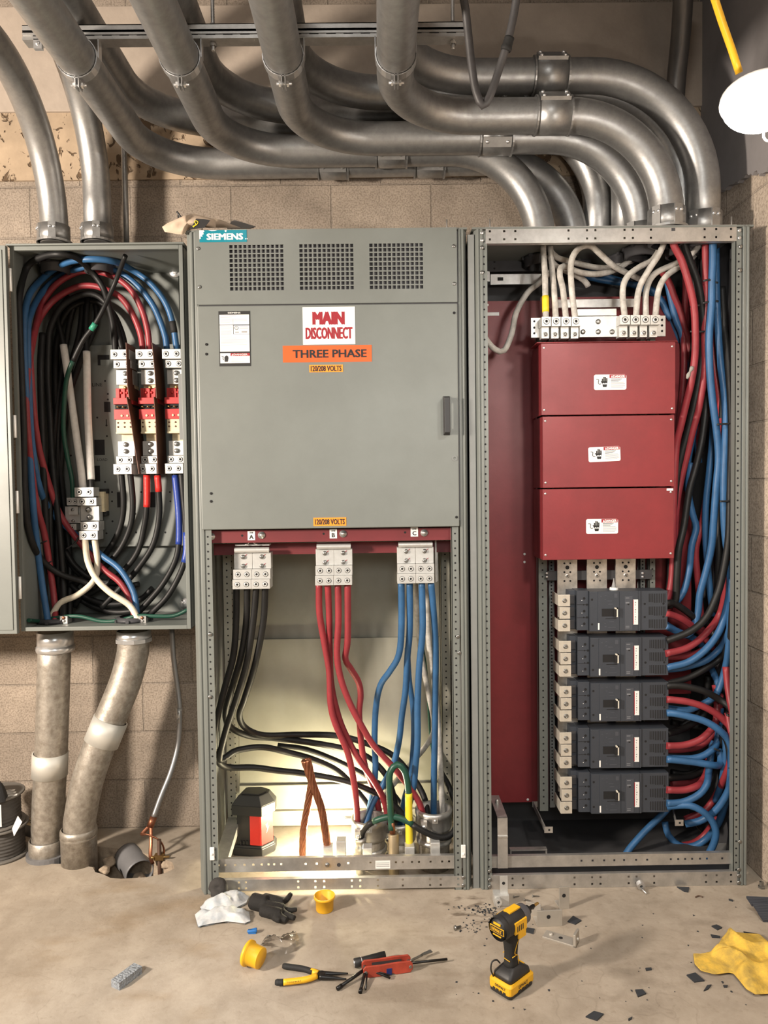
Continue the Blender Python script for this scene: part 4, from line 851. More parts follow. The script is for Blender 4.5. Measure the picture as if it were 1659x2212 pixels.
arm((1152, 1737, .30), (1178, 1792, .06), 0, .011); arm((1452, 1740, .30), (1460, 1777, .08), 0, .011)
mb = MB(); pbox(mb, 1565, 1756, 1590, 1782, .20, .203); pbox(mb, 1546, 1822, 1578, 1846, .16, .163); mb.build('corner_gusset', GALV, rc_)
mb = MB(); pbox(mb, 1102, 1835, 1182, 1838, .10, .12); pbox(mb, 1102, 1838, 1105, 1848, .10, .12); pbox(mb, 1179, 1838, 1182, 1848, .10, .12); mb.build('support_bracket', GALV, rc_)
for px in (1058, 1580): c = P(px, 478, .05); MB().cyl((c.x, .05, HT-.01), (c.x, .05, HT+.045), .0025, 8).build('lifting_stud', GALV, rc_)

MB().box(RX0+.02, RX1-.02, .06, .48, .018, .022).build('floor_shade_sheet', INSIDE, rc_)  # dark sheet added to paint the cabinet floor's shade
# ------------------------------------------------------------------ circuit breakers
def breaker(label, px0, py0, py1):
    YF = .12; x0, _, z0, z1 = rect(px0, py0, px0+197, py1, YF); k_ = (YF+CD)/FPX; H = z1-z0
    t = thing('circuit_breaker', label, 'circuit breaker', (x0+.16, YF+.06, z0), 'moulded case breakers in the right cabinet')
    u = lambda d: x0+d*k_
    mb = MB().box(u(26), u(135), YF, .205, z0, z1); mb.box(u(135), u(197), YF+.004, .205, z0+.001, z1-.001); mb.box(u(133), u(136), YF-.001, YF+.01, z0, z1)
    mb.box(u(0), u(25), YF+.012, .205, z0+.002, z1+.002); mb.box(u(-14), u(0), YF+.035, .205, z0+.002, z1)
    for j in range(1, 3): mb.box(u(0), u(25), YF+.0112, YF+.013, z0+H*j/3-.0008, z0+H*j/3+.0008, 2)
    mb.box(u(26), u(44), YF-.001, YF+.001, z0+.002, z1-.002)
    for d, v in ((31, .18), (31, .80), (147, .34), (147, .67), (188, .34), (188, .67)): mb.disc((u(d), YF-.0014 if d < 100 else YF+.0034, z0+H*v), .0042, 2)
    for j in range(3):
        mb.disc((u(16), YF+.0114, z0+H*(.18+.32*j)), .0050, 2); mb.disc((u(11), YF+.0114, z0+H*(.13+.32*j)), .0014, 3)
        if j: mb.disc((u(22), YF+.0114, z0+H*(.02+.32*j)), .0042, 2); mb.disc((u(15), YF+.0114, z0+H*(.02+.32*j)), .0028, 2)
    for j in range(3):
        zc_ = z0+H*(.16+.325*j)
        for s in range(10): mb.box(u(156+s*3.8), u(157.9+s*3.8), YF+.0034, YF+.0044, zc_-H*(.115 if s > 2 else .10), zc_+H*.115, 2)
    mb.build('case', [BRK, BRK2, HOLE, PAPER], t, bev=.0012)
    mb = MB().box(u(44), u(90), YF-.003, YF+.001, z0+.002, z1-.002); mb.box(u(91), u(131), YF-.002, YF+.001, z0+.001, z1-.001)
    for v, a, b in ((.88, 48, 52), (.90, 58, 62), (.80, 58, 61), (.76, 64, 74), (.68, 66, 76), (.20, 58, 60), (.12, 58, 62), (.24, 68, 78), (.10, 66, 82)): mb.box(u(a), u(b), YF-.0036, YF-.0029, z0+H*v-.0012, z0+H*v+.0012, 1)
    mb.box(u(79), u(86), YF-.0036, YF-.0029, z0+H*.84, z0+H*.94, 1); mb.box(u(60), u(84), YF-.0036, YF-.0029, z0+H*.31, z0+H*.325, 2)
    mb.box(u(43.5), u(46.8), YF-.0038, YF-.0029, z0+H*.04, z0+H*.21, 3)
    mb.build('cover', [BRK, BRK2, HOLE, PAPER], t, bev=.0008)
    mb = MB().box(u(52), u(80), YF-.0045, YF-.002, z0+H*.38, z0+H*.57, 0); mb.box(u(76), u(82), YF-.016, YF-.004, z0+H*.385, z0+H*.565, 0); mb.box(u(82), u(84.5), YF-.016, YF-.004, z0+H*.37, z0+H*.60, 1); mb.box(u(79), u(84.5), YF-.016, YF-.004, z0+H*.57, z0+H*.60, 1)
    mb.build('toggle', [HOLE, mat('ivory_tip', (.72, .68, .58), .5)], t)
    mb = MB().box(u(102), u(119), YF-.003, YF-.0018, z0+H*.03, z0+H*.87, 0)
    for v in (.83, .72, .70, .12, .08): mb.box(u(104), u(112), YF-.0036, YF-.003, z0+H*v-.001, z0+H*v+.001, 1)
    mb.disc((u(110), YF-.0034, z0+H*.68), .004, 2)
    mb.build('rating_plate', [BRK2, mat('pale_print', (.22, .23, .25), .5), HOLE], t)
    mb = MB().box(u(121), u(131), YF-.0034, YF-.002, z0+H*.16, z0+H*.79, 0); mb.box(u(120), u(121.2), YF-.0036, YF-.002, z0+H*.18, z0+H*.78, 1)
    for q in range(9): mb.box(u(124), u(124.8+(q % 3)), YF-.0039, YF-.0033, z0+H*(.22+q*.06), z0+H*(.25+q*.06), 2)
    mb.build('warning_label', [PAPER, INKR, INKG], t)['label'] = 'narrow white and red label'
    for j in range(3):
        zc_ = z0+H*(.15+.315*j); mb = MB(); hh = H*.145; xo = 2 if j == 1 else 0
        mb.box(u(-41+xo), u(-16), YF+.004, YF+.010, zc_-hh, zc_+hh)
        if j != 1: mb.box(u(-42), u(-39.5), YF+.006, .215, zc_-hh*.9, zc_+hh)
        else: mb.box(u(-38), u(-36), YF+.006, .16, zc_-hh*.9, zc_+hh*.9)
        mb.box(u(-16), u(-2), YF+.030, YF+.036, zc_-hh*.8, zc_+hh*.8, 2)
        mb.lathe([(.0085, 0), (.0085, .0015), (.006, .0015), (.006, .004), (.0035, .004), (.003, .001)], (u(-28), YF+.004, zc_), (0, -1, 0), 16, 1)
        mb.build('terminal', [TERM, STEELG, DARKST], t, bev=.0008)
    return t
BRK_Y = ((1248, 1277, 1363), (1250, 1377, 1461), (1251, 1475, 1558), (1251, 1575, 1659), (1252, 1671, 1757))
for nm, b in zip(('topmost dark grey breaker, right under the exposed bus bars', 'second dark grey breaker from the top of the stack of five', 'middle dark grey breaker in the stack of five', 'fourth dark grey breaker down, just above the lowest one', 'lowest dark grey breaker, above the empty cabinet floor'), BRK_Y): breaker(nm, *b)
c = P(1326, 1276, .16); mb = MB().lathe([(.015, 0), (.0155, .006), (.0145, .012), (.013, .013)], (c.x, .16, c.z), Z, 20); mb.lathe([(.009, .012), (.006, .024), (.003, .036), (.0015, .046)], (c.x, .16, c.z), Z, 14, 1)
tag(mb.build('nozzle_cap', [PAPER, mat('grey_nozzle', (.25, .25, .25), .6)]), 'small white cap with a grey pointed nozzle standing on the topmost breaker', 'cap')

# ------------------------------------------------------------------ cables
def cable(label, m, r, pts, group=None, name='cable', ys=None, seg=12, cat='cable', segs=None):
    """pts: (px, py, y) seen points; segs: list of (fraction, material) for recoloured tails along the same sheath"""
    lo, hi = {'cables in the wall box': (bx0+.0145, 9), 'load cables in the wall box': (bx0+.0145, 9)}.get(group, (.018, 9) if pts[0][0] < 1000 else (-9, RX1-.026))
    w3 = []
    for px, py, y in pts:                    # keep the run between the side panels
        q = P(px, py, y)
        while (q.x < lo or q.x > hi or (px < 420 and group in ('cables in the wall box', 'load cables in the wall box') and (q.z > bz1-.018 or q.z < bz0+.008))) and y > (YB+.02 if px < 420 else .02): y -= .004; q = P(px, py, y)
        w3.append(q)
    sp = spline(w3, .014)
    ms = [m]; mb = MB()
    if segs:
        n = len(sp); a = 0
        for fr, mm in segs+[(1.0, None)]:
            b = min(n-1, int(fr*(n-1)))
            if mm is not None and mm not in ms: ms.append(mm)
            cur = segs_m if a else m
            if b > a: mb.tube(sp[a:b+1], r, seg, ms.index(cur))
            a = b; segs_m = mm if mm is not None else m
    else: mb.tube(sp, r, seg)
    o = tag(mb.build(name, ms), label, cat, group); PATH[o.name] = sp; return o
PATH = {}
def Yf(pts, y):  # give one depth (or a start and an end depth) to a seen run
    if not isinstance(y, (list, tuple)): return [(a, b, y) for a, b in pts]
    n = len(pts)-1; k = len(y)-1; out = []
    for i, (a, b) in enumerate(pts):
        t = i/n*k; j = min(int(t), k-1); out.append((a, b, y[j]*(1-(t-j))+y[j+1]*(t-j)))
    return out
def band(o, p0, p1, r, m, name='tape'):
    sp = PATH[o.name]; view = lambda p: ((p-CAM).dot(RGT)/(p-CAM).dot(FWD), (p-CAM).dot(UPV)/(p-CAM).dot(FWD))
    def near(p):
        a = view(p); return min(range(len(sp)), key=lambda i: (view(sp[i])[0]-a[0])**2+(view(sp[i])[1]-a[1])**2)
    i, j = sorted((near(p0), near(p1)))
    if j-i < 2: i, j = max(0, i-1), min(len(sp)-1, j+1)
    mb = MB().tube(sp[i:j+1], r, 14); return mb.build(name, m, o)
def tie(pts, y, label, m=None, r=.0035, group='cable ties'):     # a cable tie drawn across a bundle
    w3 = [P(a, b, y) for a, b in pts]
    return tag(MB().tube(spline(w3, .006), r, 8, 0, True, .6).build('cable_tie', m or BLKP), label, 'cable tie', group)
R_ = .0118
# --- wall box, upper loops
GB = 'cables in the wall box'
k1 = cable('outermost black cable looping over the top left of the wall box', BLK, .0118, Yf([(207,1268),(181,1257),(130,1240),(91,1210),(67,1163),(54,1085),(51,930),(46,811),(42,700),(42,640),(58,578),(91,555),(130,549),(166,557),(197,586),(222,620),(235,660),(245,707),(250,765)], [.36,.30,.30,.29,.30,.40]), GB)
b1 = cable('outer blue cable of the wall box arch, black tape at its right end', BLUE, .0118, Yf([(104,1345),(88,1240),(75,1130),(68,1040),(60,900),(53,780),(52,707),(55,668),(67,630),(104,591),(145,567),(194,560),(246,565),(285,583),(324,611),(355,650),(372,694),(382,755)], [.30,.36,.36,.36,.40]), GB)
band(b1, P(373, 694, .3945), P(380, 722, .397), .0128, BLKR)
b2 = cable('inner blue cable of the big arch in the wall box', BLUE, .0118, Yf([(296,1325),(288,1278),(259,1230),(220,1200),(166,1157),(111,1106),(84,1047),(69,956),(63,850),(60,720),(67,676),(91,632),(130,597),(181,577),(220,576),(259,589),(298,618),(332,662),(355,720),(361,757)], [.30,.38,.40,.385,.385,.40]), GB)
band(b2, P(220, 575, .386), P(234, 579, .386), .0128, BLKR)
r1 = cable('outer red cable of the arch in the wall box, lower end dropping at the left', RED, .0118, Yf([(120,1345),(117,1293),(98,1163),(78,1085),(62,956),(57,860),(62,790),(80,694),(93,652),(124,612),(168,588),(207,586),(246,598),(281,624),(306,668),(319,715),(323,757)], [.31,.34,.36,.365,.37,.40]), GB)
r2 = cable('inner red cable of the arch in the wall box, sweeping down to the right conduit', RED, .0118, Yf([(290,1330),(283,1298),(259,1258),(220,1226),(161,1157),(124,1098),(91,995),(78,930),(70,850),(65,760),(69,733),(86,687),(117,648),(161,622),(194,617),(222,623),(260,642),(286,678),(303,720),(309,757)], [.31,.37,.38,.36,.36,.40]), GB)
k2 = cable('inner black cable of the arch in the wall box, beside the taped white cables', BLK, .0118, Yf([(137,1345),(137,1267),(130,1163),(114,1008),(108,900),(103,811),(104,746),(109,707),(130,666),(161,643),(197,635),(225,650),(246,690),(265,757)], [.33,.37,.37,.36,.38,.40]), GB)
k3 = cable('black cable tucked behind the red arch, entering the left line lug', BLK, .0115, Yf([(150,1335),(150,1200),(128,1000),(120,850),(124,730),(150,668),(200,650),(240,672),(262,715),(272,757)], [.44,.44,.44,.43,.41]), GB)
w1 = cable('slanting black cable wrapped in white tape, left of the two taped cables', BLK, .0112, Yf([(150,640),(124,682),(137,745),(166,950),(174,1005),(180,1062)], [.43,.41,.40,.37,.36]), GB)
band(w1, P(137, 746, .400), P(179, 1056, .355), .0140, TAPEW); w1.children[0].data.name = 'tape'
w2 = cable('upright black cable wrapped in white tape beside the word LINE', BLK, .0112, Yf([(190,640),(186,700),(187,759),(190,900),(197,1036),(199,1066)], [.43,.41,.40,.37,.36]), GB)
band(w2, P(186, 760, .402), P(196, 1034, .372), .0140, TAPEW)
g1c = cable('dark ground cable with green tape crossing diagonally over the wall box', BLK, .0088, Yf([(271,552),(249,609),(223,668),(202,705),(181,733),(161,772),(146,811),(139,863),(137,930),(145,985),(155,1034),(158,1082)], [.27,.28,.30,.33,.36,.37]), GB, segs=[(.47, GRN)])
band(g1c, P(206, 698, .305), P(196, 716, .308), .0108, TAPEG)
# deep black bundle behind
for i, (pts, lb) in enumerate((([(168,640),(150,700),(125,860),(112,1000),(108,1150),(118,1300)], 'deep black cable left of the slanting taped cable in the wall box'), ([(180,640),(172,720),(150,800),(128,900),(122,1050),(126,1330)], 'deep black cable behind the slanting taped cable in the wall box'),
        ([(205,640),(207,700),(170,790),(140,900),(128,1100),(132,1330)], 'deep black cable behind the green taped ground cable'), ([(92,720),(88,800),(92,950),(98,1100),(108,1240)], 'deep black cable between the red cables at the left of the wall box'))):
    cable(lb, BLK, .0115, Yf(pts, [.445, .44]), GB)
# load side
GL = 'load cables in the wall box'
cable('left black load cable under the left load lug', BLK, .0118, Yf([(262,1018),(267,1085),(262,1130),(246,1170),(215,1212),(170,1255),(140,1300)], [.37,.40,.42,.42]), GL)
cable('second black load cable under the left load lug', BLK, .0118, Yf([(281,1018),(287,1085),(282,1135),(262,1182),(230,1222),(190,1262),(160,1310)], [.37,.39,.40,.41]), GL)
ra = cable('black load cable with long red tape under the middle load lug', BLK, .0118, Yf([(317,1018),(317,1095),(311,1140),(298,1190),(266,1234),(230,1262),(180,1290)], [.37,.39,.40,.41]), GL)
band(ra, P(317, 1026, .372), P(317, 1096, .384), .0128, TAPER)
rb_ = cable('black load cable with short red tape under the middle load lug', BLK, .0118, Yf([(339,1018),(343,1062),(344,1115),(331,1176),(298,1228),(262,1268),(220,1312)], [.37,.385,.39,.40]), GL)
band(rb_, P(339, 1026, .372), P(342, 1062, .38), .0128, TAPER)
ba = cable('black load cable with dark blue tape under the right load lug', BLK, .0118, Yf([(377,1018),(386,1110),(386,1176),(376,1218),(350,1264),(311,1310),(285,1335)], [.37,.36,.34,.32]), GL)
band(ba, P(378, 1027, .371), P(387, 1180, .358), .0126, TAPEB); ba.children[0].data
bb = cable('rightmost black load cable of the wall box, partly dark blue', BLK, .0118, Yf([(391,1018),(402,1150),(398,1215),(366,1282),(326,1325),(306,1340)], [.37,.35,.33,.31]), GL)
band(bb, P(402, 1152, .3535), P(399, 1212, .343), .0126, TAPEB)
wl1 = cable('cream cable curling down left from the neutral lug to the left conduit', CREAM, .0118, Yf([(204,1160),(210,1215),(203,1254),(168,1285),(130,1303),(106,1342)], [.355,.34,.30,.29]), GL)
wl2 = cable('cream cable sweeping down right from the neutral lug to the right conduit', CREAM, .0118, Yf([(183,1160),(189,1210),(207,1249),(238,1280),(280,1308),(300,1342)], [.345,.31,.28,.28]), GL)
cable('green ground wire draped along the bottom of the wall box', GRN, .0072, Yf([(62,1340),(90,1342),(117,1335),(168,1331),(220,1342),(259,1340),(298,1330),(337,1331),(376,1330),(408,1316)], [.27,.262,.27]), GL)
for i, (pts, lb) in enumerate((([(148,1215),(172,1240),(210,1262),(250,1270),(300,1262)], 'upper black coil low in the wall box'), ([(140,1190),(165,1225),(200,1250),(250,1258),(290,1240)], 'rear black coil low in the wall box'),
        ([(160,1285),(200,1310),(250,1322),(300,1318)], 'lowest black coil above the green ground wire'), ([(150,1262),(190,1292),(240,1305),(300,1296),(330,1270)], 'middle black coil low in the wall box'))):
    cable(lb, BLK, .0115, Yf(pts, [.43-.03*(i % 2), .41]), GL)
tie([(142,1186),(152,1180),(163,1172),(170,1160)], .352, 'thin black tie across the inner red cable in the wall box')
tie([(62,1178),(80,1176),(102,1168)], .30, 'thin black tie round the blue and red cables at the left of the wall box', r=.0025)
tie([(66,948),(75,946),(85,946)], .34, 'thin black tie round the two red cables in the wall box')
tie([(86,1230),(94,1222),(112,1212)], .30, 'thin black tie on the outermost black cable low in the wall box', r=.0025)

# --- left cabinet, open bay
GK, GR, GBl = 'black line cables', 'red line cables', 'blue line cables'
cable('black line cable farthest left, dropping from lug A and bending right low in the bay', BLK, R_, Yf([(511,1266),(510,1342),(504,1416),(484,1491),(468,1558),(463,1600),(465,1630),(475,1650),(498,1658),(548,1658),(603,1665),(657,1671),(738,1686),(790,1704),(836,1728),(872,1762),(882,1790)], [.08,.12,.14,.22,.27,.22,.22]), GK)
cable('second black line cable from lug A, curving behind the red cables', BLK, R_, Yf([(534,1266),(532,1342),(521,1416),(504,1476),(487,1540),(500,1572),(540,1590),(585,1594),(657,1602),(738,1616),(790,1633),(832,1672),(850,1720),(857,1775)], [.08,.13,.20,.33,.33,.28,.23]), GK)
cable('third black line cable from lug A, hooking back at the left post', BLK, R_, Yf([(554,1266),(547,1342),(532,1435),(510,1510),(488,1577),(475,1630),(476,1642),(490,1634),(512,1621),(566,1614),(621,1625),(675,1640),(730,1666),(772,1710),(800,1750),(806,1790)], [.08,.12,.16,.19,.30,.33,.25]), GK)
cable('right black line cable from lug A, making the widest sweep to the right conduit', BLK, R_, Yf([(573,1266),(569,1342),(551,1435),(528,1510),(517,1545),(530,1572),(569,1588),(644,1587),(726,1589),(786,1604),(844,1629),(883,1668),(912,1712),(922,1748),(926,1790)], [.08,.14,.24,.34,.32,.27,.18]), GK)
cable('thin slack black cable crossing the bay under the wide sweep', BLK, .010, Yf([(600,1610),(660,1618),(720,1640),(770,1664),(815,1690),(850,1716),(880,1760),(895,1790)], [.37,.36,.28]), GK)
cable('left red line cable from lug B, ending in the left floor conduit', RED, R_, Yf([(689,1260),(690,1323),(700,1386),(711,1450),(714,1520),(725,1565),(752,1629),(766,1700),(771,1757),(772,1790)], [.08,.14,.16,.16,.18]), GR)
cable('second red line cable from lug B, ending in the middle floor conduit', RED, R_, Yf([(708,1260),(711,1330),(712,1400),(716,1480),(732,1550),(752,1598),(778,1645),(806,1685),(830,1730),(842,1790)], [.08,.16,.18,.17,.24]), GR)
cable('third red line cable from lug B, ending in the right floor conduit', RED, R_, Yf([(730,1260),(731,1342),(728,1416),(738,1472),(758,1524),(780,1566),(808,1612),(848,1656),(883,1699),(908,1740),(918,1790)], [.08,.12,.13,.15,.17]), GR)
cable('right red line cable from lug B, kinked sideways below the lug', RED, R_, Yf([(751,1260),(751,1379),(746,1422),(758,1445),(774,1472),(779,1500),(776,1540),(780,1600),(790,1660),(812,1720),(826,1790)], [.08,.15,.22,.26,.26]), GR)
cable('left blue line cable from lug C, bowing out to the left', BLUE, R_, Yf([(867,1258),(867,1360),(861,1416),(842,1450),(822,1480),(812,1528),(809,1600),(811,1650),(808,1700),(798,1750),(794,1790)], [.08,.14,.24,.28,.24]), GBl)
cable('second blue line cable from lug C, leaning toward the left floor conduit', BLUE, R_, Yf([(885,1258),(885,1360),(880,1420),(876,1491),(868,1547),(862,1600),(850,1650),(826,1698),(802,1742),(788,1790)], [.08,.16,.22,.24,.18]), GBl)
cable('third blue line cable from lug C, hanging to the middle floor conduit', BLUE, R_, Yf([(911,1258),(913,1360),(906,1435),(902,1520),(902,1600),(898,1650),(893,1700),(884,1740),(874,1790)], [.07,.11,.13,.16,.24]), GBl)
cable('right blue line cable from lug C, falling straight into the right floor conduit', BLUE, R_, Yf([(931,1258),(938,1342),(941,1416),(940,1500),(939,1600),(937,1700),(937,1790)], [.07,.12,.15,.16,.17]), GBl)
cable('pale blue cable behind the third blue line cable', BLUE, .0105, Yf([(880,1400),(884,1470),(892,1530),(893,1600),(886,1680),(872,1730),(862,1790)], [.22,.25,.28,.27]), GBl)
cable('white neutral cable crossing behind the blue cables to the left floor conduit', WHT, .0105, Yf([(897,1190),(898,1275),(908,1400),(926,1500),(938,1566),(925,1604),(883,1656),(840,1706),(806,1752),(800,1790)], [.30,.32,.33,.30,.24]), GBl)
cable('white neutral cable hanging at the far right of the open bay', WHT, .0115, Yf([(920,1190),(922,1275),(926,1380),(936,1450),(946,1560),(952,1676),(957,1790)], [.28,.28,.20]), GBl)
cable('thin green wire hanging between the blue cables', GRN, .0045, Yf([(914,1400),(921,1450),(926,1540),(930,1600),(938,1660)], [.35,.36]), GBl)
cable('black ground cable looping from its floor fitting past the right conduit', BLK, .0112, Yf([(779,1812),(786,1792),(806,1775),(844,1764),(876,1772),(906,1791),(944,1808),(970,1806),(985,1788),(989,1762),(984,1738),(968,1695),(950,1660),(940,1600)], [.14,.10,.08,.10,.22,.34]), None, segs=[(.13, GRN), (.30, BLK)])
gy = cable('green ground cable bent in a narrow hoop, one leg wrapped in yellow tape', GRN, .0118, Yf([(846,1792),(843,1745),(841,1700),(843,1668),(858,1651),(874,1666),(882,1705),(883,1750),(884,1826)], [.09,.10,.10,.09]), None)
band(gy, P(882.5, 1711, .098), P(883.5, 1824, .09), .0135, YELT)
MB().cyl(P(846, 1776, .09), P(848, 1800, .09), .0105, 14).build('bare_copper_end', COPPER, gy)
def copper(label, pts, r, y, thick=None):
    w3 = spline([P(a, b, yy) for a, b, yy in Yf(pts, y)], .006); n = len(w3); mb = MB()
    for k in range(7):                       # seven twisted strands
        vs = []
        for i, p in enumerate(w3):
            t = (w3[min(i+1, n-1)]-w3[max(i-1, 0)]).normalized(); a = t.cross(Y).normalized(); b = t.cross(a); rr = r*(1+ (thick or 0)*max(0, 1-i/(n*.25)))
            ang = 2*math.pi*k/7+i*.16; vs.append(p+(a*math.cos(ang)+b*math.sin(ang))*rr*.62)
        mb.tube(vs, r*.45*(1+(thick or 0)*.4), 7)
    return tag(mb.build('copper_braid', COPPER), label, 'ground wire', 'bare copper ground wires')
copper('bare copper wire with a frayed thick top, its leg held in an aluminium lug', [(661,1641),(669,1672),(677,1698),(693,1743),(702,1790),(708,1836)], .0118, .08, .7)
copper('bare copper wire leaning behind the frayed one, foot behind the sill rail', [(673,1690),(664,1743),(655,1797),(653,1862)], .0122, [.085, .10])
# floor conduits of the left bay
for px, pt, pbm, y, lb in ((798, 1772, 1846, .20, 'left conduit stub with a grounding bushing on the cabinet floor, by the glare'), (862, 1776, 1840, .27, 'middle conduit stub with a grounding bushing, behind the green hoop'), (937, 1752, 1846, .17, 'right conduit stub with a wide grounding bushing, beside the right post')):
    c = P(px, pt, y); x = c.x; zt = c.z; o = MB().lathe([(.048, -.02), (.0572, -.02), (.0572, zt-.05), (.050, zt-.05), (.048, zt-.06)], (x, y, 0), Z, 28)
    o = tag(o.build('conduit_stub', RIGID), lb, 'conduit', 'conduit stubs in the open bay'); mb = MB()
    mb.lathe([(.050, zt-.06), (.064, zt-.06), (.066, zt-.05), (.066, zt-.008), (.069, zt-.006), (.069, zt+.012), (.058, zt+.014), (.054, zt+.008), (.054, zt-.05)], (x, y, 0), Z, 28)
    mb.lathe([(.0575, zt-.115), (.065, zt-.11), (.066, zt-.098), (.058, zt-.094)], (x, y, 0), Z, 28)
    mb.box(x-.052, x-.030, y-.078, y-.05, zt-.030, zt-.006); mb.bolt((x-.041, y-.078, zt-.024), .008, 1, .006); mb.box(x-.010, x+.010, y-.069, y-.06, zt-.016, zt+.004); mb.bolt((x, y-.069, zt-.006), .005, 1, .004)
    mb.build('bushing', [GALV, CHROME], o)
c = P(778, 1815, .13); mb = MB().lathe([(.0175, 0), (.0175, c.z-.05), (.021, c.z-.05), (.021, c.z-.02), (.018, c.z-.018), (.018, c.z-.004), (.0205, c.z-.003), (.0205, c.z+.006), (.012, c.z+.008)], (c.x, .13, 0), Z, 20)
tag(mb.build('conduit_stub', GALV), 'small threaded conduit fitting on the cabinet floor where the black ground cable enters', 'conduit', None)
c = P(850, 1800, .10); mb = MB().lathe([(.019, 0), (.019, c.z-.004), (.016, c.z), (.010, c.z)], (c.x, .10, 0), Z, 20)
tag(mb.build('ground_pipe', mat('tan_pipe', (.34, .27, .17), .5, metal=.5, var=.2)), 'slim tan pipe on the cabinet floor holding the bare copper end', 'pipe')
c = P(765, 1768, .26); mb = MB().obox(c, X, Y, Z, .035, .012, .005); mb.bolt(c+V((.018, -.012, 0)), .010, 0, .012); mb.cyl(c+V((-.045, 0, .004)), c+V((.01, 0, 0)), .004); mb.cyl(c+V((0, 0, -c.z+.002)), c+V((0, 0, -.004)), .004); tag(mb.build('ground_clamp', CHROME), 'bright ground clamp left of the left conduit stub, in the glare', 'clamp')

# --- right cabinet neutrals
GN = 'white neutral cables'
n1 = cable('white neutral cable with yellow tape, farthest left on the neutral bus', WHT, .0108, Yf([(1179,692),(1178,640),(1177,590),(1174,550),(1172,505)], [.11,.13,.20]), GN)
band(n1, P(1178.5, 671, .116), P(1178, 636, .123), .0122, YELT)
cable('second white neutral cable from the left on the neutral bus', WHT, .0108, Yf([(1201,692),(1196,620),(1191,564),(1187,505)], [.11,.14,.22]), GN)
cable('third white neutral cable from the left, arching back to the rear', WHT, .0108, Yf([(1223,692),(1216,626),(1209,592),(1217,575),(1251,588),(1290,592),(1328,583),(1366,556),(1385,510)], [.11,.15,.24,.28]), GN)
cable('white neutral cable making the highest arch over the neutral bus', WHT, .0108, Yf([(1243,692),(1235,625),(1234,566),(1250,537),(1274,531),(1297,549),(1328,576),(1370,597),(1400,610)], [.11,.13,.18,.30]), GN)
cable('white cable running right behind the tall arch', WHT, .0108, Yf([(1188,540),(1203,556),(1236,566),(1290,578),(1330,576),(1372,560)], [.22,.30]), GN)
cable('white cable end poking forward under the tall arch', WHT, .0108, Yf([(1185,550),(1200,574),(1236,591),(1262,606),(1271,619)], [.24,.26]), GN)
cable('white cable hooking round at the far left of the right cabinet', WHT, .0108, Yf([(1190,585),(1166,610),(1139,633),(1115,676),(1105,722),(1089,757),(1070,755),(1048,730),(1032,690),(1034,640)], [.26,.22,.20,.18,.24]), GN)
cable('white neutral cable on the inner right of the neutral bus', WHT, .0108, Yf([(1350,690),(1345,630),(1355,598),(1384,575),(1409,562),(1428,530),(1434,505)], [.11,.16,.18]), GN)
cable('second white cable of the right hand neutral group, rising to the top right', WHT, .0108, Yf([(1373,690),(1380,626),(1401,584),(1421,554),(1434,525),(1440,500)], [.11,.11,.10]), GN)
cable('third white cable of the right hand neutral group, bending under the red cable', WHT, .0108, Yf([(1395,690),(1396,628),(1414,592),(1455,571),(1494,549),(1516,520),(1522,505)], [.11,.15,.15]), GN)
cable('outer white cable of the right hand neutral group', WHT, .0108, Yf([(1415,690),(1422,630),(1437,599),(1463,579),(1490,562),(1505,545)], [.11,.14,.22]), GN)

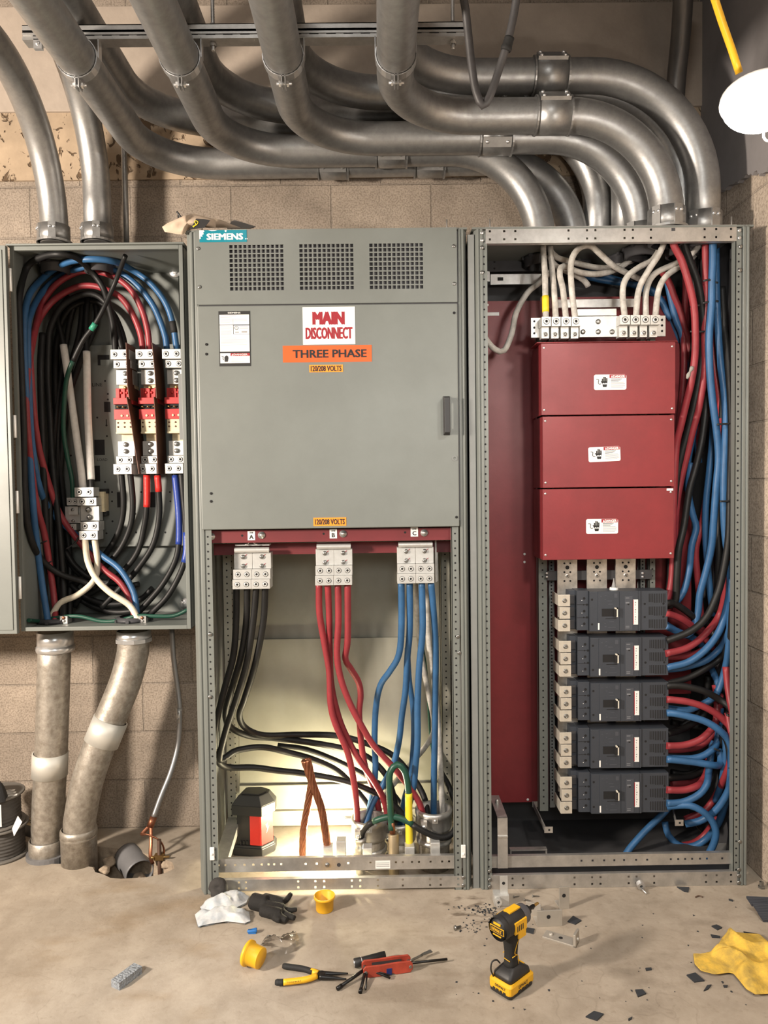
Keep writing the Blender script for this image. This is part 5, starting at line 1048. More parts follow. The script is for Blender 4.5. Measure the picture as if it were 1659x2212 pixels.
# --- right cabinet phase cables
RP = .0126
GP = {'k': 'black breaker cables', 'r': 'red breaker cables', 'b': 'blue breaker cables', 'd': 'cables deep behind the breaker wiring'}
MC = {'k': BLK, 'r': RED, 'b': BLUE}
runs = [
 ('r', 'front red cable bending down from the top right past the red covers', .0126, [(1452,500),(1456,530),(1472,562),(1489,616),(1499,663),(1502,718),(1501,769),(1494,821),(1482,872),(1470,923),(1461,965),(1456,1060),(1454,1180),(1450,1260),(1435,1310)], [.06,.09,.13,.20,.20]),
 ('k', 'front black cable lying against the front red cable at the top', .0126, [(1474,500),(1479,530),(1490,563),(1506,606),(1516,657),(1520,718),(1514,795),(1502,864),(1488,925),(1472,985),(1462,1040),(1452,1150),(1447,1260),(1436,1300)], [.08,.11,.16,.22,.22]),
 ('r', 'second red cable at the top right, just left of the tall blue cable', .0122, [(1524,500),(1524,572),(1525,640),(1522,720),(1522,800),(1510,880),(1496,932),(1484,983),(1470,1043),(1461,1100),(1456,1200),(1452,1290),(1436,1330)], [.10,.14,.22,.24]),
 ('k', 'black cable running down between the red and blue bundles to the topmost breaker', .0126, [(1516,505),(1524,640),(1527,760),(1527,850),(1518,940),(1503,1009),(1489,1060),(1477,1138),(1466,1189),(1462,1250),(1458,1300),(1436,1310)], [.18,.20,.17,.15,.17]),
 ('b', 'tall front blue cable falling from the top right corner of the right cabinet', .0128, [(1540,500),(1540,560),(1538,606),(1537,657),(1532,726),(1533,795),(1539,864),(1548,932),(1552,990),(1547,1052),(1542,1120),(1537,1180),(1525,1235),(1512,1283),(1506,1330),(1485,1372),(1436,1348)], [.07,.09,.12,.14,.18,.20]),
 ('b', 'long blue cable curling into the bottom pole of the second breaker', .0126, [(1546,505),(1548,640),(1552,723),(1556,778),(1564,846),(1567,900),(1566,960),(1563,1050),(1564,1120),(1568,1170),(1575,1215),(1577,1270),(1566,1327),(1550,1370),(1521,1406),(1485,1431),(1440,1442)], [.16,.15,.11,.12,.12,.13]),
 ('b', 'blue cable lying behind the long blue curl at the second breaker', .0120, [(1570,1180),(1579,1270),(1579,1330),(1575,1363),(1557,1399),(1528,1425),(1500,1436),(1466,1444),(1436,1446)], [.18,.16,.16]),
 ('k', 'black cable down the right side, curling into the top pole of the second breaker', .0126, [(1545,505),(1548,600),(1552,657),(1563,700),(1571,760),(1577,829),(1580,900),(1580,960),(1577,1035),(1576,1103),(1574,1160),(1567,1210),(1557,1260),(1547,1290),(1530,1327),(1507,1353),(1478,1370),(1440,1384)], [.19,.16,.11,.09,.09,.12]),
 ('r', 'red cable curving into the middle pole of the second breaker', .0126, [(1524,620),(1545,800),(1572,1000),(1576,1150),(1572,1240),(1565,1290),(1555,1327),(1536,1356),(1507,1385),(1478,1402),(1438,1412)], [.22,.22,.16,.12]),
 ('r', 'second red cable under the curve at the second breaker', .0120, [(1560,1330),(1550,1370),(1533,1395),(1500,1413),(1463,1419),(1436,1420)], [.2,.16]),
 ('k', 'thin looking black cable rising right from the top pole of the middle breaker', .0112, [(1440,1478),(1455,1473),(1485,1465),(1521,1446),(1557,1420),(1576,1380),(1582,1300)], [.14,.16,.20]),
 ('k', 'black cable bowing down and right from the middle breaker', .0126, [(1440,1482),(1455,1481),(1480,1483),(1521,1493),(1557,1513),(1579,1532),(1588,1570),(1588,1640)], [.13,.12,.16]),
 ('r', 'red cable bowing down and right from the middle pole of the middle breaker', .0126, [(1440,1511),(1455,1512),(1485,1516),(1521,1527),(1553,1546),(1574,1569),(1585,1600),(1588,1660)], [.12,.11,.14]),
 ('b', 'big blue cable arcing from the middle breaker right round the lower corner', .0128, [(1440,1540),(1455,1541),(1481,1546),(1520,1557),(1551,1575),(1574,1600),(1583,1636),(1583,1675),(1573,1709),(1555,1740),(1535,1760),(1510,1774),(1480,1780)], [.12,.09,.10,.16]),
 ('b', 'blue cable rising from the bottom pole of the middle breaker along the right side', .0120, [(1440,1530),(1460,1532),(1485,1534),(1514,1523),(1540,1508),(1553,1488),(1565,1450),(1573,1406),(1577,1341),(1580,1250)], [.16,.15,.15,.20]),
 ('r', 'red cable curling up from the middle pole of the fourth breaker', .0126, [(1440,1611),(1455,1611),(1481,1609),(1512,1598),(1535,1578),(1547,1556),(1549,1520),(1545,1480)], [.12,.13,.20]),
 ('r', 'dark red cable behind the curl at the fourth breaker', .0120, [(1440,1620),(1474,1619),(1512,1611),(1536,1590),(1552,1550),(1556,1500)], [.18,.22]),
 ('b', 'blue cable with black tape turning up from the fourth breaker', .0122, [(1440,1637),(1470,1638),(1497,1638),(1520,1632),(1541,1617),(1549,1602),(1553,1570),(1556,1530)], [.14,.14,.20]),
 ('b', 'straight blue cable from the bottom pole of the fourth breaker', .0126, [(1440,1640),(1460,1642),(1497,1646),(1535,1652),(1553,1653),(1557,1640),(1552,1618)], [.12,.11,.17]),
 ('r', 'red cable from the middle pole of the lowest breaker', .0126, [(1440,1706),(1460,1707),(1481,1706),(1503,1699),(1516,1689),(1528,1665),(1532,1630)], [.12,.13,.22]),
 ('b', 'blue cable with tape curling up from the bottom pole of the lowest breaker', .0126, [(1440,1735),(1455,1735),(1481,1731),(1510,1716),(1527,1694),(1530,1674),(1533,1650),(1540,1600)], [.12,.12,.20]),
 ('b', 'blue cable looping right and down from the lowest breaker to the floor', .0126, [(1440,1742),(1465,1740),(1489,1740),(1512,1749),(1535,1769),(1546,1794),(1543,1819),(1530,1848),(1518,1885)], [.13,.10,.10,.13]),
 ('k', 'black cable from the top pole of the lowest breaker', .0120, [(1440,1680),(1470,1679),(1500,1674),(1530,1655),(1550,1610)], [.16,.24]),
 ('k', 'black cable from the top pole of the fourth breaker', .0120, [(1440,1585),(1460,1580),(1484,1570),(1520,1545),(1545,1500)], [.16,.26]),
 ('k', 'black cable drooping right from the topmost breaker', .0126, [(1436,1305),(1452,1302),(1475,1315),(1503,1336),(1530,1352),(1550,1380)], [.14,.18,.26]),
 ('r', 'red cable running right from the middle pole of the topmost breaker', .0126, [(1436,1325),(1450,1328),(1471,1336),(1494,1351),(1515,1368),(1540,1400)], [.13,.17,.26]),
 ('b', 'short visible blue cable at the bottom pole of the topmost breaker', .0126, [(1436,1352),(1448,1357),(1470,1367),(1500,1380),(1530,1410)], [.13,.18,.26]),
 ('b', 'dim blue cable looping low over the floor of the right cabinet', .0126, [(1436,1775),(1444,1804),(1466,1825),(1497,1828),(1528,1810),(1551,1779),(1563,1748),(1577,1690),(1580,1620)], [.30,.24,.20]),
 ('b', 'blue cable slanting down left from under the lowest breaker to the floor', .0122, [(1452,1735),(1430,1760),(1391,1798),(1358,1836),(1345,1860)], [.24,.20,.17]),
 ('r', 'dim red cable following the big blue arc low at the right', .0122, [(1572,1540),(1580,1600),(1577,1645),(1565,1680),(1543,1724),(1520,1752),(1480,1770)], [.22,.22]),
 ('r', 'dim red cable low over the cabinet floor at the right', .0122, [(1548,1770),(1535,1788),(1518,1808),(1495,1822),(1460,1828)], [.27,.27]),
]
deep = [
 ('b', 'deep blue cable left of the front black cable, beside the neutral bus', [(1440,600),(1448,640),(1460,690),(1474,725),(1486,800),(1500,900),(1510,1000)], [.30,.33]),
 ('r', 'deep red cable slanting down right of the neutral group', [(1425,580),(1445,610),(1458,645),(1472,680),(1490,760),(1505,870),(1512,980)], [.28,.32]),
 ('r', 'deep red cable hanging behind the front red cable', [(1484,520),(1482,600),(1478,700),(1478,800),(1470,900),(1462,1000)], [.30,.32]),
 ('k', 'deep black cable behind the second red cable', [(1500,520),(1500,700),(1490,850),(1480,980),(1462,1090),(1450,1200)], [.28,.30]),
 ('b', 'deep blue cable running down behind the black cable to the topmost breaker', [(1516,560),(1516,700),(1512,860),(1497,940),(1486,1000),(1484,1060)], [.30,.30]),
 ('b', 'deep blue cable beside the third red covering, halfway down', [(1493,1000),(1487,1060),(1496,1110),(1504,1140),(1494,1180),(1489,1230),(1478,1275),(1462,1300)], [.24,.22]),
 ('b', 'deep blue cable with tape dots in the middle of the bundle', [(1541,900),(1538,960),(1531,1030),(1525,1090),(1524,1150),(1526,1190),(1532,1260),(1540,1330)], [.22,.24]),
 ('r', 'deep red cable showing between blue cables right of the lowest cover', [(1525,1080),(1517,1130),(1506,1170),(1503,1200),(1508,1260),(1514,1330),(1518,1400)], [.26,.28]),
 ('k', 'deep black cable at the far right side of the cabinet', [(1583,560),(1584,700),(1586,900),(1587,1100),(1588,1300)], [.26,.26]),
 ('k', 'deep black cable behind the two front blue cables', [(1560,620),(1566,760),(1560,900),(1552,1080),(1553,1200),(1545,1320)], [.27,.27]),
 ('r', 'deep red cable at the right of the middle breaker', [(1568,1440),(1572,1480),(1578,1520),(1586,1560),(1588,1620)], [.24,.22]),
 ('b', 'deep blue cable behind the middle breaker wiring', [(1535,1440),(1545,1462),(1552,1480),(1548,1500),(1540,1520)], [.24,.26]),
 ('k', 'deep black cable crossing behind the middle breaker wiring', [(1530,1460),(1528,1490),(1520,1520),(1500,1550),(1470,1570)], [.28,.28]),
 ('k', 'deep black cable filling the gap above the fourth breaker wiring', [(1450,1560),(1500,1570),(1540,1575),(1570,1600),(1580,1660)], [.30,.30]),
 ('b', 'deep blue cable behind the wiring right of the fourth breaker', [(1560,1560),(1568,1600),(1566,1650),(1556,1700),(1545,1730)], [.20,.22]),
 ('k', 'deep black cable above the lowest breaker wiring', [(1450,1668),(1490,1672),(1530,1650),(1560,1600),(1575,1540)], [.31,.30]),
 ('r', 'deep red cable above the lowest breaker wiring', [(1450,1692),(1485,1690),(1515,1676),(1540,1640)], [.26,.28]),
 ('k', 'deep black cable hanging left of the bundle beside the covers', [(1470,640),(1476,740),(1480,820),(1472,940),(1462,1040),(1452,1180),(1450,1300)], [.35,.33]),
 ('b', 'deep blue cable crossing behind the neutral arches', [(1240,590),(1300,605),(1350,612),(1410,628),(1450,690)], [.38,.34]),
 ('b', 'second deep blue cable crossing behind the neutral arches', [(1260,575),(1320,600),(1380,620),(1430,650),(1470,740)], [.36,.36]),
]
for c_, lb, r, pts, ys in runs: cable(lb, MC[c_], r, Yf(pts, ys), GP[c_])
for c_, lb, pts, ys in deep: cable(lb, MC[c_], .0122, Yf(pts, ys), GP['d'])
tie([(1519,607),(1532,604),(1541,608),(1551,611)], .075, 'upper black tie across the tall front blue cable')
tie([(1518,655),(1530,652),(1541,650),(1552,651)], .085, 'second black tie down the tall front blue cable')
tie([(1491,663),(1501,661),(1512,659)], .095, 'upper black tie round the front red and black cables')
tie([(1491,716),(1503,717),(1522,716)], .11, 'lower black tie round the front red and black cables')
tie([(1549,917),(1562,916),(1580,915)], .09, 'black tie round the two blue cables level with the middle cover')
tie([(1555,1083),(1566,1083),(1581,1082)], .085, 'black tie round blue and black cables level with the lowest cover')
tie([(1543,1617),(1549,1620),(1556,1622)], .125, 'black tape tie on the blue cable at the fourth breaker')
rg = [P(1496, 792, .105), P(1489, 806, .10), P(1484, 818, .10)]; tag(MB().tube(spline(rg, .004), [.006+.002*math.sin(i) for i in range(len(spline(rg, .004)))], 8, 0, True, .5).build('tape_scrap', mat('dull_tape', (.30, .29, .26), .6)), 'torn scrap of pale tape stuck on the front red cable', 'tape')

# ------------------------------------------------------------------ loose things
def pillow(outline, up, bulge, rings=8, fold=0.0, fs=30.0, seed=0.0, m=0, both=True, mb=None, dens=1, ridge=False):
    """soft closed shape over a star shaped outline, swelling along up"""
    mb = mb or MB(); up = V(up); o = []
    n0 = len(outline)
    for i in range(n0):
        a, b = V(outline[i]), V(outline[(i+1) % n0])
        for k in range(dens): o.append(a.lerp(b, k/dens))
    n = len(o); c = sum(o, V((0, 0, 0)))/n
    for s in ((1, -1) if both else (1,)):
        vs = []; 
        for r in range(rings+1):
            t = 1-r/rings
            for p in o:
                q = c+(p-c)*t; h = bulge*(1-t**3)*s if s > 0 else -bulge*.15*(1-t**2)
                if fold and ridge: h += s*fold*(.7-2.2*abs(noise.noise(q*fs+V((seed, seed*2, 0))))+.35*noise.noise(q*fs*2.7+V((0, seed, 1))))*min(1, (1-t)*5+.12)
                elif fold: h += s*fold*(noise.noise(q*fs+V((seed, seed*2, 0)))+.5*noise.noise(q*fs*2.3+V((0, seed, 1))))*min(1, (1-t)*6+.25)
                if ridge and s > 0: h = max(h, .004+bulge*.25*(1-t))
                vs.append(q+up*h)
        fs_ = [(r*n+k, r*n+(k+1) % n, (r+1)*n+(k+1) % n, (r+1)*n+k) for r in range(rings) for k in range(n)]
        mb.add(vs, fs_, m, True)
    return mb
def flat(name, m, pts_px, th, label, cat, group=None, z=0.0):
    p = [F(a, b, z) for a, b in pts_px]; return tag(MB().poly(p, V((0, 0, th))).build(name, m), label, cat, group)

# lantern in the open bay
c = F(552, 1836); cx, cy = c.x, c.y
ln = thing('site_lantern', 'stout black and red site lantern on the floor of the open bay', 'lantern', (cx, cy, 0))
H6 = [(-.080, -.045), (.036, -.066), (.080, -.015), (.080, .030), (.035, .062), (-.055, .060)]
def prism(mb, sc, z0, z1, m=0, sc2=None, pts=H6):
    n = len(pts); a = [V((cx+x*sc, cy+y*sc, z0)) for x, y in pts]; b = [V((cx+x*(sc2 or sc), cy+y*(sc2 or sc), z1)) for x, y in pts]
    return mb.add(a+b, [list(range(n))[::-1], [n+i for i in range(n)]]+[(i, (i+1) % n, n+(i+1) % n, n+i) for i in range(n)], m)
mb = MB(); prism(mb, .96, 0, .006); prism(mb, 1.0, .004, .034); prism(mb, .98, .034, .042, 0, .9); mb.build('base', BLKP, ln, bev=.004)
mb = MB(); prism(mb, .80, .04, .165)
for k in range(6): x = cx-.05+k*.012; mb.box(x, x+.005, cy-.052, cy-.04, .046, .060)
for k in range(4): mb.box(cx-.066, cx-.060, cy-.03, cy-.02, .06+k*.024, .07+k*.024)
mb.build('body', BLKP, ln, bev=.002)
mb = MB()
f0, f1, f2 = V((cx-.010, cy-.050, 0)), V((cx+.036*.86, cy-.066*.86, 0)), V((cx+.080*.86, cy-.015*.86, 0))
for a, b in ((f0, f1), (f1, f2)):
    d = V((b.y-a.y, a.x-b.x, 0)).normalized()*.004; mb.add([a+d+Z*.046, b+d+Z*.046, b+d+Z*.160, a+d+Z*.160, a-d+Z*.046, b-d+Z*.046, b-d+Z*.160, a-d+Z*.160], [(0, 1, 2, 3), (7, 6, 5, 4), (0, 3, 7, 4), (1, 5, 6, 2), (3, 2, 6, 7), (0, 4, 5, 1)])
dd = (f2-f1); nn = V((dd.y, -dd.x, 0)).normalized()*.0052; m0 = f1+dd*.5+nn
mb.add([m0-dd*.15+Z*.12, m0+dd*.05+Z*.125, m0-dd*.0+Z*.108, m0+dd*.16+Z*.112, m0-dd*.08+Z*.085, m0-dd*.01+Z*.102], [tuple(range(6))], 1)
mb.build('red_panel', [mat('lantern_red', (.62, .03, .025), .4), PAPER], ln)
mb = MB(); prism(mb, 1.02, .160, .198); prism(mb, 1.02, .198, .232, 0, .70); prism(mb, .60, .232, .236, 0, .58); mb.build('top_cap', BLKP, ln, bev=.004)
mb = MB(); prism(mb, .84, .205, .2065, 0)
MB().box(cx+.060, cx+.064, cy-.02, cy+.03, .06, .15).build('lens', mat('lantern_lens', (1.0, .92, .68), .4, emit=6.0), ln)

# wire spools, far left
for i, (z0, dx, lb) in enumerate(((.002, .012, 'lower of the two stacked wire spools at the far left'), (.125, 0, 'upper of the two stacked wire spools, with white labels'))):
    c = F(-20, 1862); cx, cy = c.x+dx, c.y+.06
    s = thing('wire_spool', lb, 'spool', (cx, cy, z0), 'stacked wire spools')
    SP = mat('spool_flange', (.15, .14, .125), .6, var=.2)
    for z in (z0, z0+.113): MB().lathe([(0, 0), (.098, 0), (.100, .002), (.100, .006), (.098, .008), (0, .008)], (cx, cy, z), Z, 40, 0, False).build('flange', SP, s)
    pr = []
    for k in range(33): pr.append((.083+.0016*math.sin(k*math.pi/2*1.0)+.002*noise.noise(V((k*.4, i, 0))), .008+k*.105/32))
    MB().lathe(pr, (cx, cy, z0), Z, 40).build('wound_wire', mat('dusty_wire', (.075, .07, .065), .6, var=.3, vs=30), s)
    if i:
        mb = MB()
        for a, b in ((-.03, .052), (.0, .03), (.03, .008)): mb.obox((cx+.035+a*.5, cy-.05+b, z0+.1216), V((1, .35, 0)), V((-.35, 1, 0)), Z, .045, .008, .0003); mb.obox((cx+.035+a*.5, cy-.05+b, z0+.1221), V((1, .35, 0)), V((-.35, 1, 0)), Z, .036, .0018, .0002, 1)
        mb.build('label', [PAPER, INKK], s)
        mb = MB(); a = math.radians(-72); q = V((cx+math.cos(a)*.087, cy+math.sin(a)*.087, z0+.06)); nn = V((math.cos(a), math.sin(a), 0)); uu = V((-nn.y, nn.x, 0))
        mb.obox(q, uu, Z, nn, .028, .042, .001)
        for zz_, hh in ((.026, .008), (.0, .007), (-.018, .005), (-.031, .006)): mb.obox(q+Z*zz_+nn*.0012, uu, Z, nn, .021, hh*.7, .0003, 1)
        mb.build('label', [PAPER, INKK], s)
tag(pillow([F(-30, 1735, .242), F(10, 1733, .242), F(18, 1722, .242), F(4, 1708, .242), F(-30, 1708, .242)], Z, .06, 6).build('black_pouch', BLKR), 'black lump resting on the upper wire spool', 'pouch')
p = [F(30, 1806, .128), F(47, 1776, .15), F(38, 1763, .16), F(26, 1790, .135)]
tag(MB().poly(p, V((.001, .002, .0))).build('paper_scrap', PAPER), 'torn white paper sticking out between the two wire spools', 'paper')
mb = MB(); c = F(58, 1806); R3 = Matrix.Rotation(math.radians(-30), 3, 'Z'); U3, W3 = R3 @ X, R3 @ Y
mb.obox(c+Z*.024+V((0, .03, 0)), U3, W3, Z, .045, .028, .024); mb.obox(c+Z*.0485+V((0, .03, 0)), U3, W3, Z, .044, .027, .0008, 1)
mb.text('TTAU', c+Z*.0497+V((.004, .022, 0)), U3, W3, .05, .020, 2, .01)
tag(mb.build('small_box', [BLKP, mat('tan_card', (.42, .34, .22), .7), INKK], bev=.001), 'small black box with a lettered tan top, between the spools and the straight conduit', 'box')

# bag and flap on top of the cabinets
zt_ = HT
A = [(350,490),(362,482),(400,465),(418,461),(440,467),(466,475),(466,492),(436,492),(412,496),(394,507),(380,505),(356,501)]
o3 = [P(a, b, .02 if a > 405 else -.01) for a, b in A]; mb = pillow(o3, (0, -1, 0), .022, 8, .008, 22, 2.0, dens=3)
vmin = {}
bag = tag(mb.build('canvas_pouch', mat('cream_canvas', (.58, .46, .35), .85, var=.15, bump=.1, bs=120)), 'cream canvas pouch with a black tag slumped over the top left corner of the cabinet', 'pouch')
T = [(424,472),(440,473),(454,476),(446,486),(441,492),(408,495),(416,486)]
q = [P(a, b, -.018) for a, b in T]; mb = MB().poly(q, V((0, .001, 0)))
lp_ = [P(a, b, -.0195) for a, b in ((418, 491), (423, 484), (420, 479), (424, 477), (428, 480), (424, 486), (416, 489))]; mb.tube(spline(lp_, .002), .0014, 6, 1)
mb.build('tag', [INKK, YELT], bag)
mb = MB(); mb.box(P(386, 470, .02).x, P(389, 470, .02).x, .005, .008, P(388, 478, .02).z, P(388, 468, .02).z); s_ = [P(382, 457, .0), P(390, 468, .0), P(400, 482, .0)]; mb.tube(spline(s_, .004), .003, 8); mb.build('tool_end', BLKP, bag)
B = [(462,472),(480,476),(505,487),(520,492),(440,492)]
tag(pillow([P(a, b, .10) for a, b in B], (0, -1, 0), .02, 5, .003, 25, 5.0, dens=2).build('cloth_strap', _mats['cream_canvas']), 'cream strap trailing over the cabinet top beside the canvas pouch', 'strap')
tag(MB().poly([P(a, b, .14) for a, b in ((500, 478), (507, 475), (552, 489), (540, 493), (490, 493))], V((0, .006, 0))).build('dark_flap', mat('grey_card', (.16, .15, .14), .7)), 'dark grey flap standing on the cabinet top right of the pouch', 'card')

# yellow pipe caps
def yellow_cap(label, c, axis, sc=1.0):
    pr = [(0, .003), (.029, .003), (.0295, .004), (.031, .043), (.0360, .044), (.0368, .048), (.0360, .0525), (.0345, .053), (.0335, .050), (.0300, .049), (.0285, .006), (0, .006)]
    return tag(MB().lathe([(r*sc, h*sc) for r, h in pr], c, axis, 36).build('yellow_plug', YEL), label, 'cap', 'yellow pipe caps')
c = F(700, 1976); yellow_cap('yellow pipe cap standing upright on the floor near the black glove', (c.x, c.y+.03, -.002), Z, .98)
ax = V((-.88, .42, .10)).normalized(); c = F(568, 2100); yellow_cap('yellow pipe cap lying on its side left of the pliers', (c.x-.004, c.y+.010, .0335), ax, 1.0)
c = F(534, 2017); mb = MB().lathe([(.0, 0), (.004, .001), (.0052, .004), (.0068, .020), (.0072, .022), (.0072, .030), (.006, .031), (0, .030)], (c.x, c.y, .0075), V((.97, .1, .06)), 12)
for k in range(3): mb.obox(V((c.x+.016, c.y-.002+.001*k, .0075)), X, Y, Z, .012, .001, .0068)
tag(mb.build('wire_nut', mat('blue_nut', (.02, .15, .45), .4)), 'small blue wire nut on the floor below the white packages', 'wire nut')

# clear crumpled wrapper
m = bpy.data.materials.new('clear_film'); m.use_nodes = True; N, L = m.node_tree.nodes, m.node_tree.links
tr = N.new('ShaderNodeBsdfTransparent'); gl = N.new('ShaderNodeBsdfGlossy'); gl.inputs['Roughness'].default_value = .12; fr = N.new('ShaderNodeFresnel'); fr.inputs[0].default_value = 1.5
ad_ = N.new('ShaderNodeMath'); ad_.operation = 'MULTIPLY_ADD'; ad_.inputs[1].default_value = .9; ad_.inputs[2].default_value = .02; L.new(fr.outputs[0], ad_.inputs[0])
mx = N.new('ShaderNodeMixShader'); L.new(ad_.outputs[0], mx.inputs[0]); L.new(tr.outputs[0], mx.inputs[1]); L.new(gl.outputs[0], mx.inputs[2]); L.new(mx.outputs[0], N['Material Output'].inputs[0])
W_ = [F(a, b, .004) for a, b in ((556, 2050), (570, 2028), (600, 2030), (618, 2018), (640, 2014), (650, 2036), (640, 2052), (612, 2062), (580, 2060))]
tag(pillow(W_, Z, .022, 9, .016, 38, 3.0, both=False, dens=3).build('plastic_wrapper', m), 'crumpled clear plastic wrapper on the floor behind the fallen yellow cap', 'wrapper')

# paper packages and gloves
PKG = mat('wrapped_white', (.64, .64, .63), .5, var=.14, vs=22, dirt=(.34, .39, .44))
tag(pillow([F(a, b, .004) for a, b in ((432, 1962), (455, 1948), (490, 1936), (520, 1931), (538, 1938), (532, 1952), (505, 1966), (470, 1974), (440, 1972))], Z, .030, 10, .010, 26, 1.0, dens=4, ridge=True).build('white_package', PKG), 'grey and white plastic package behind, under the rolled dark glove', 'package')
tag(pillow([F(a, b, .003) for a, b in ((421, 1978), (432, 1968), (470, 1970), (512, 1966), (538, 1972), (541, 1992), (528, 1997), (490, 1993), (455, 1998), (428, 2004))], Z, .028, 10, .011, 22, 9.0, dens=4, ridge=True).build('white_package', PKG), 'crumpled white package in front, nearest the camera left of the black glove', 'package')
c = F(470, 1950); mb = MB()
q = [c+V((-.018, .012, .036)), c+V((-.010, .016, .058)), c+V((.010, .016, .058)), c+V((.018, .012, .034))]
mb.tube(spline(q, .006), [.018]*len(spline(q, .006)), 12); mb.tube(spline([c+V((-.014, .004, .034)), c+V((0, -.004, .032)), c+V((.014, .004, .034))], .005), .016, 12)
tag(mb.build('rolled_glove', mat('dark_knit', (.035, .032, .030), .85, bump=.2, bs=150), remesh=.004, smooth_it=3), 'dark grey glove rolled into a ball on the white package', 'glove')
mb = MB(); g = lambda a, b, z=.016: F(a, b, z)
mb.tube(spline([g(545, 1946, .026), g(560, 1950, .026), g(576, 1952, .026)], .006), .027, 12)
for a, b, c2 in ((570, 1942, 612), (568, 1956, 612), (566, 1966, 606)): mb.tube(spline([g(a, b, .024), g((a+c2)/2, b+5, .026), g(c2, b+10, .020)], .006), .020, 12)
for pts, r in ((((604,1958),(622,1966),(642,1964)), .010), (((600,1966),(618,1976),(637,1983)), .0115), (((596,1972),(608,1982),(620,1988)), .0115), (((588,1974),(596,1984),(606,1989)), .0115), (((598,1950),(618,1944),(629,1930)), .0105)):
    sp = spline([g(a, b, .018 if b > 1955 else .022+.0006*(1950-b)) for a, b in pts], .006); n = len(sp); mb.tube(sp, [r*(1.25-.45*i/(n-1)) for i in range(n)], 10)
tag(mb.build('black_glove', mat('black_glove_fabric', (.012, .011, .010), .85, bump=.25, bs=150), remesh=.0035, smooth_it=4), 'black work glove lying palm down in front of the open bay', 'glove')

# foam strip
a, b = F(252, 2134), F(296, 2101); d = (b-a).normalized(); mb = MB(); nn = V((-d.y, d.x, 0)); L_ = (b-a).length/2+.004
for i in range(10):
    t0, t1 = -L_+2*L_*i/10, -L_+2*L_*(i+1)/10; h = .011+.0015*noise.noise(V((i, 3, 1))); w_ = .0165+.002*noise.noise(V((i, 0, 7)))
    mb.obox((a+b)/2+d*(t0+t1)/2+Z*h, d, nn, Z, L_/10+.0004, w_, h)
tag(mb.build('foam_strip', mat('grey_foam', (.27, .29, .31), .95, var=.3, vs=90, bump=.8, bs=140)), 'rough grey strip of foam alone on the floor at the lower left', 'offcut')

# pliers
pl = thing('pliers', 'black and yellow long nose pliers lying open on the floor', 'pliers', F(690, 2105))
pv = F(694, 2106, .012)
mb = MB(); s1 = spline([F(676, 2100, .012), F(655, 2093, .013), F(614, 2087, .013)], .006); mb.tube(s1, .0082, 12, 0); n_ = spline([F(676, 2100, .012), F(670, 2098, .012), F(682, 2103, .012)], .004); 
mb.tube([F(688, 2103, .012), F(672, 2098, .012)], .0088, 12, 1); mb.lathe([(.0082, 0), (.006, .005), (0, .007)], s1[-1], s1[-1]-s1[-2], 12); h = mb.build('handle', [BLKR, YEL], pl)
mb = MB(); s2 = spline([F(684, 2108, .012), F(660, 2116, .013), F(612, 2122, .013)], .006); mb.tube(s2, .0085, 12, 1); mb.tube(spline([F(612, 2122, .013), F(598, 2122, .013)], .004), .0086, 12, 0); mb.lathe([(.0086, 0), (.006, .005), (0, .006)], F(598, 2122, .013), F(598, 2122, .013)-F(612, 2122, .013), 12)
e1, e2 = F(652, 2119, .0222), F(618, 2123, .0222); mb.text('TOUGHBUILT', (e1+e2)/2, (e1-e2).normalized(), Z.cross((e1-e2).normalized()), .040, .006, 0, .01)
mb.build('handle', [BLKR, YEL], pl)
mb = MB(); mb.lathe([(0, 0), (.011, 0), (.011, .014), (0, .014)], pv-Z*.008, Z, 16, 0, False)
for p2, p1 in ((F(752, 2103, .010), F(690, 2103, .012)), (F(748, 2115, .010), F(690, 2110, .012))):
    sp = spline([p1, p1.lerp(p2, .5), p2], .006); n = len(sp); mb.tube(sp, [.0078*(1-.72*i/(n-1)) for i in range(n)], 8)
mb.build('jaws', mat('black_oxide', (.03, .03, .03), .35, metal=.7), pl)

# folding multi tool
mt = thing('folding_hex_key_set', 'red folding hex key tool with its keys splayed, next to the pliers', 'multi tool', F(835, 2105))
a, b = F(783, 2094, .018), F(889, 2080, .018); d = (b-a); L_ = d.length; u = d.normalized(); nn = V((-u.y, u.x, 0))
mb = MB()
for off in (-.017, .012):
    prof = [(0, -.012), (.12, -.018), (.36, -.019), (.42, -.014), (.60, -.014), (.66, -.019), (.95, -.018), (1.0, -.008), (1.0, .010), (.95, .018), (.66, .019), (.35, .017), (.05, .018), (0, .010)]
    pts = [a+u*L_*t+Z*(h*.9)+nn*off for t, h in prof]; mb.poly(pts, nn*.006)
mb.obox(a+u*L_*.5, u, nn, Z, L_*.30, .012, .009, 1)
for t in (.05, .95): mb.cyl(a+u*L_*t-nn*.019, a+u*L_*t+nn*.020, .0048, 12, 2)
mb.obox(a+u*L_*.52-nn*.0175-Z*.006, u, Z, nn, .008, .010, .001, 3)
ho = mb.build('handle', [mat('worn_red', (.40, .055, .03), .5, var=.3, vs=30), BLKP, STEELG, mat('dark_blue_mark', (.01, .02, .12), .5)], mt, bev=.0015)
def key(p0, p1, r, m, name='hex_key', tip=None):
    mb = MB().tube([p0, p1], r, 6, 0); 
    if tip: mb.tube([p1.lerp(p0, .16), p1], r*1.25, 8)
    return mb.build(name, m, mt)
BO = _mats['black_oxide']; j0 = a+u*L_*.06
key(j0, F(728, 2136, .006), .0048, BO, tip=1); key(j0-nn*.003, F(778, 2144, .005), .0045, BO, tip=1); key(j0+u*.006, F(790, 2137, .004), .0026, BO); key(j0+u*.005, F(843, 2113, .006), .0030, BO); key(j0+u*.008, F(842, 2107, .010), .0022, BO)
key(b-u*.006, F(966, 2072, .010), .0036, BO)
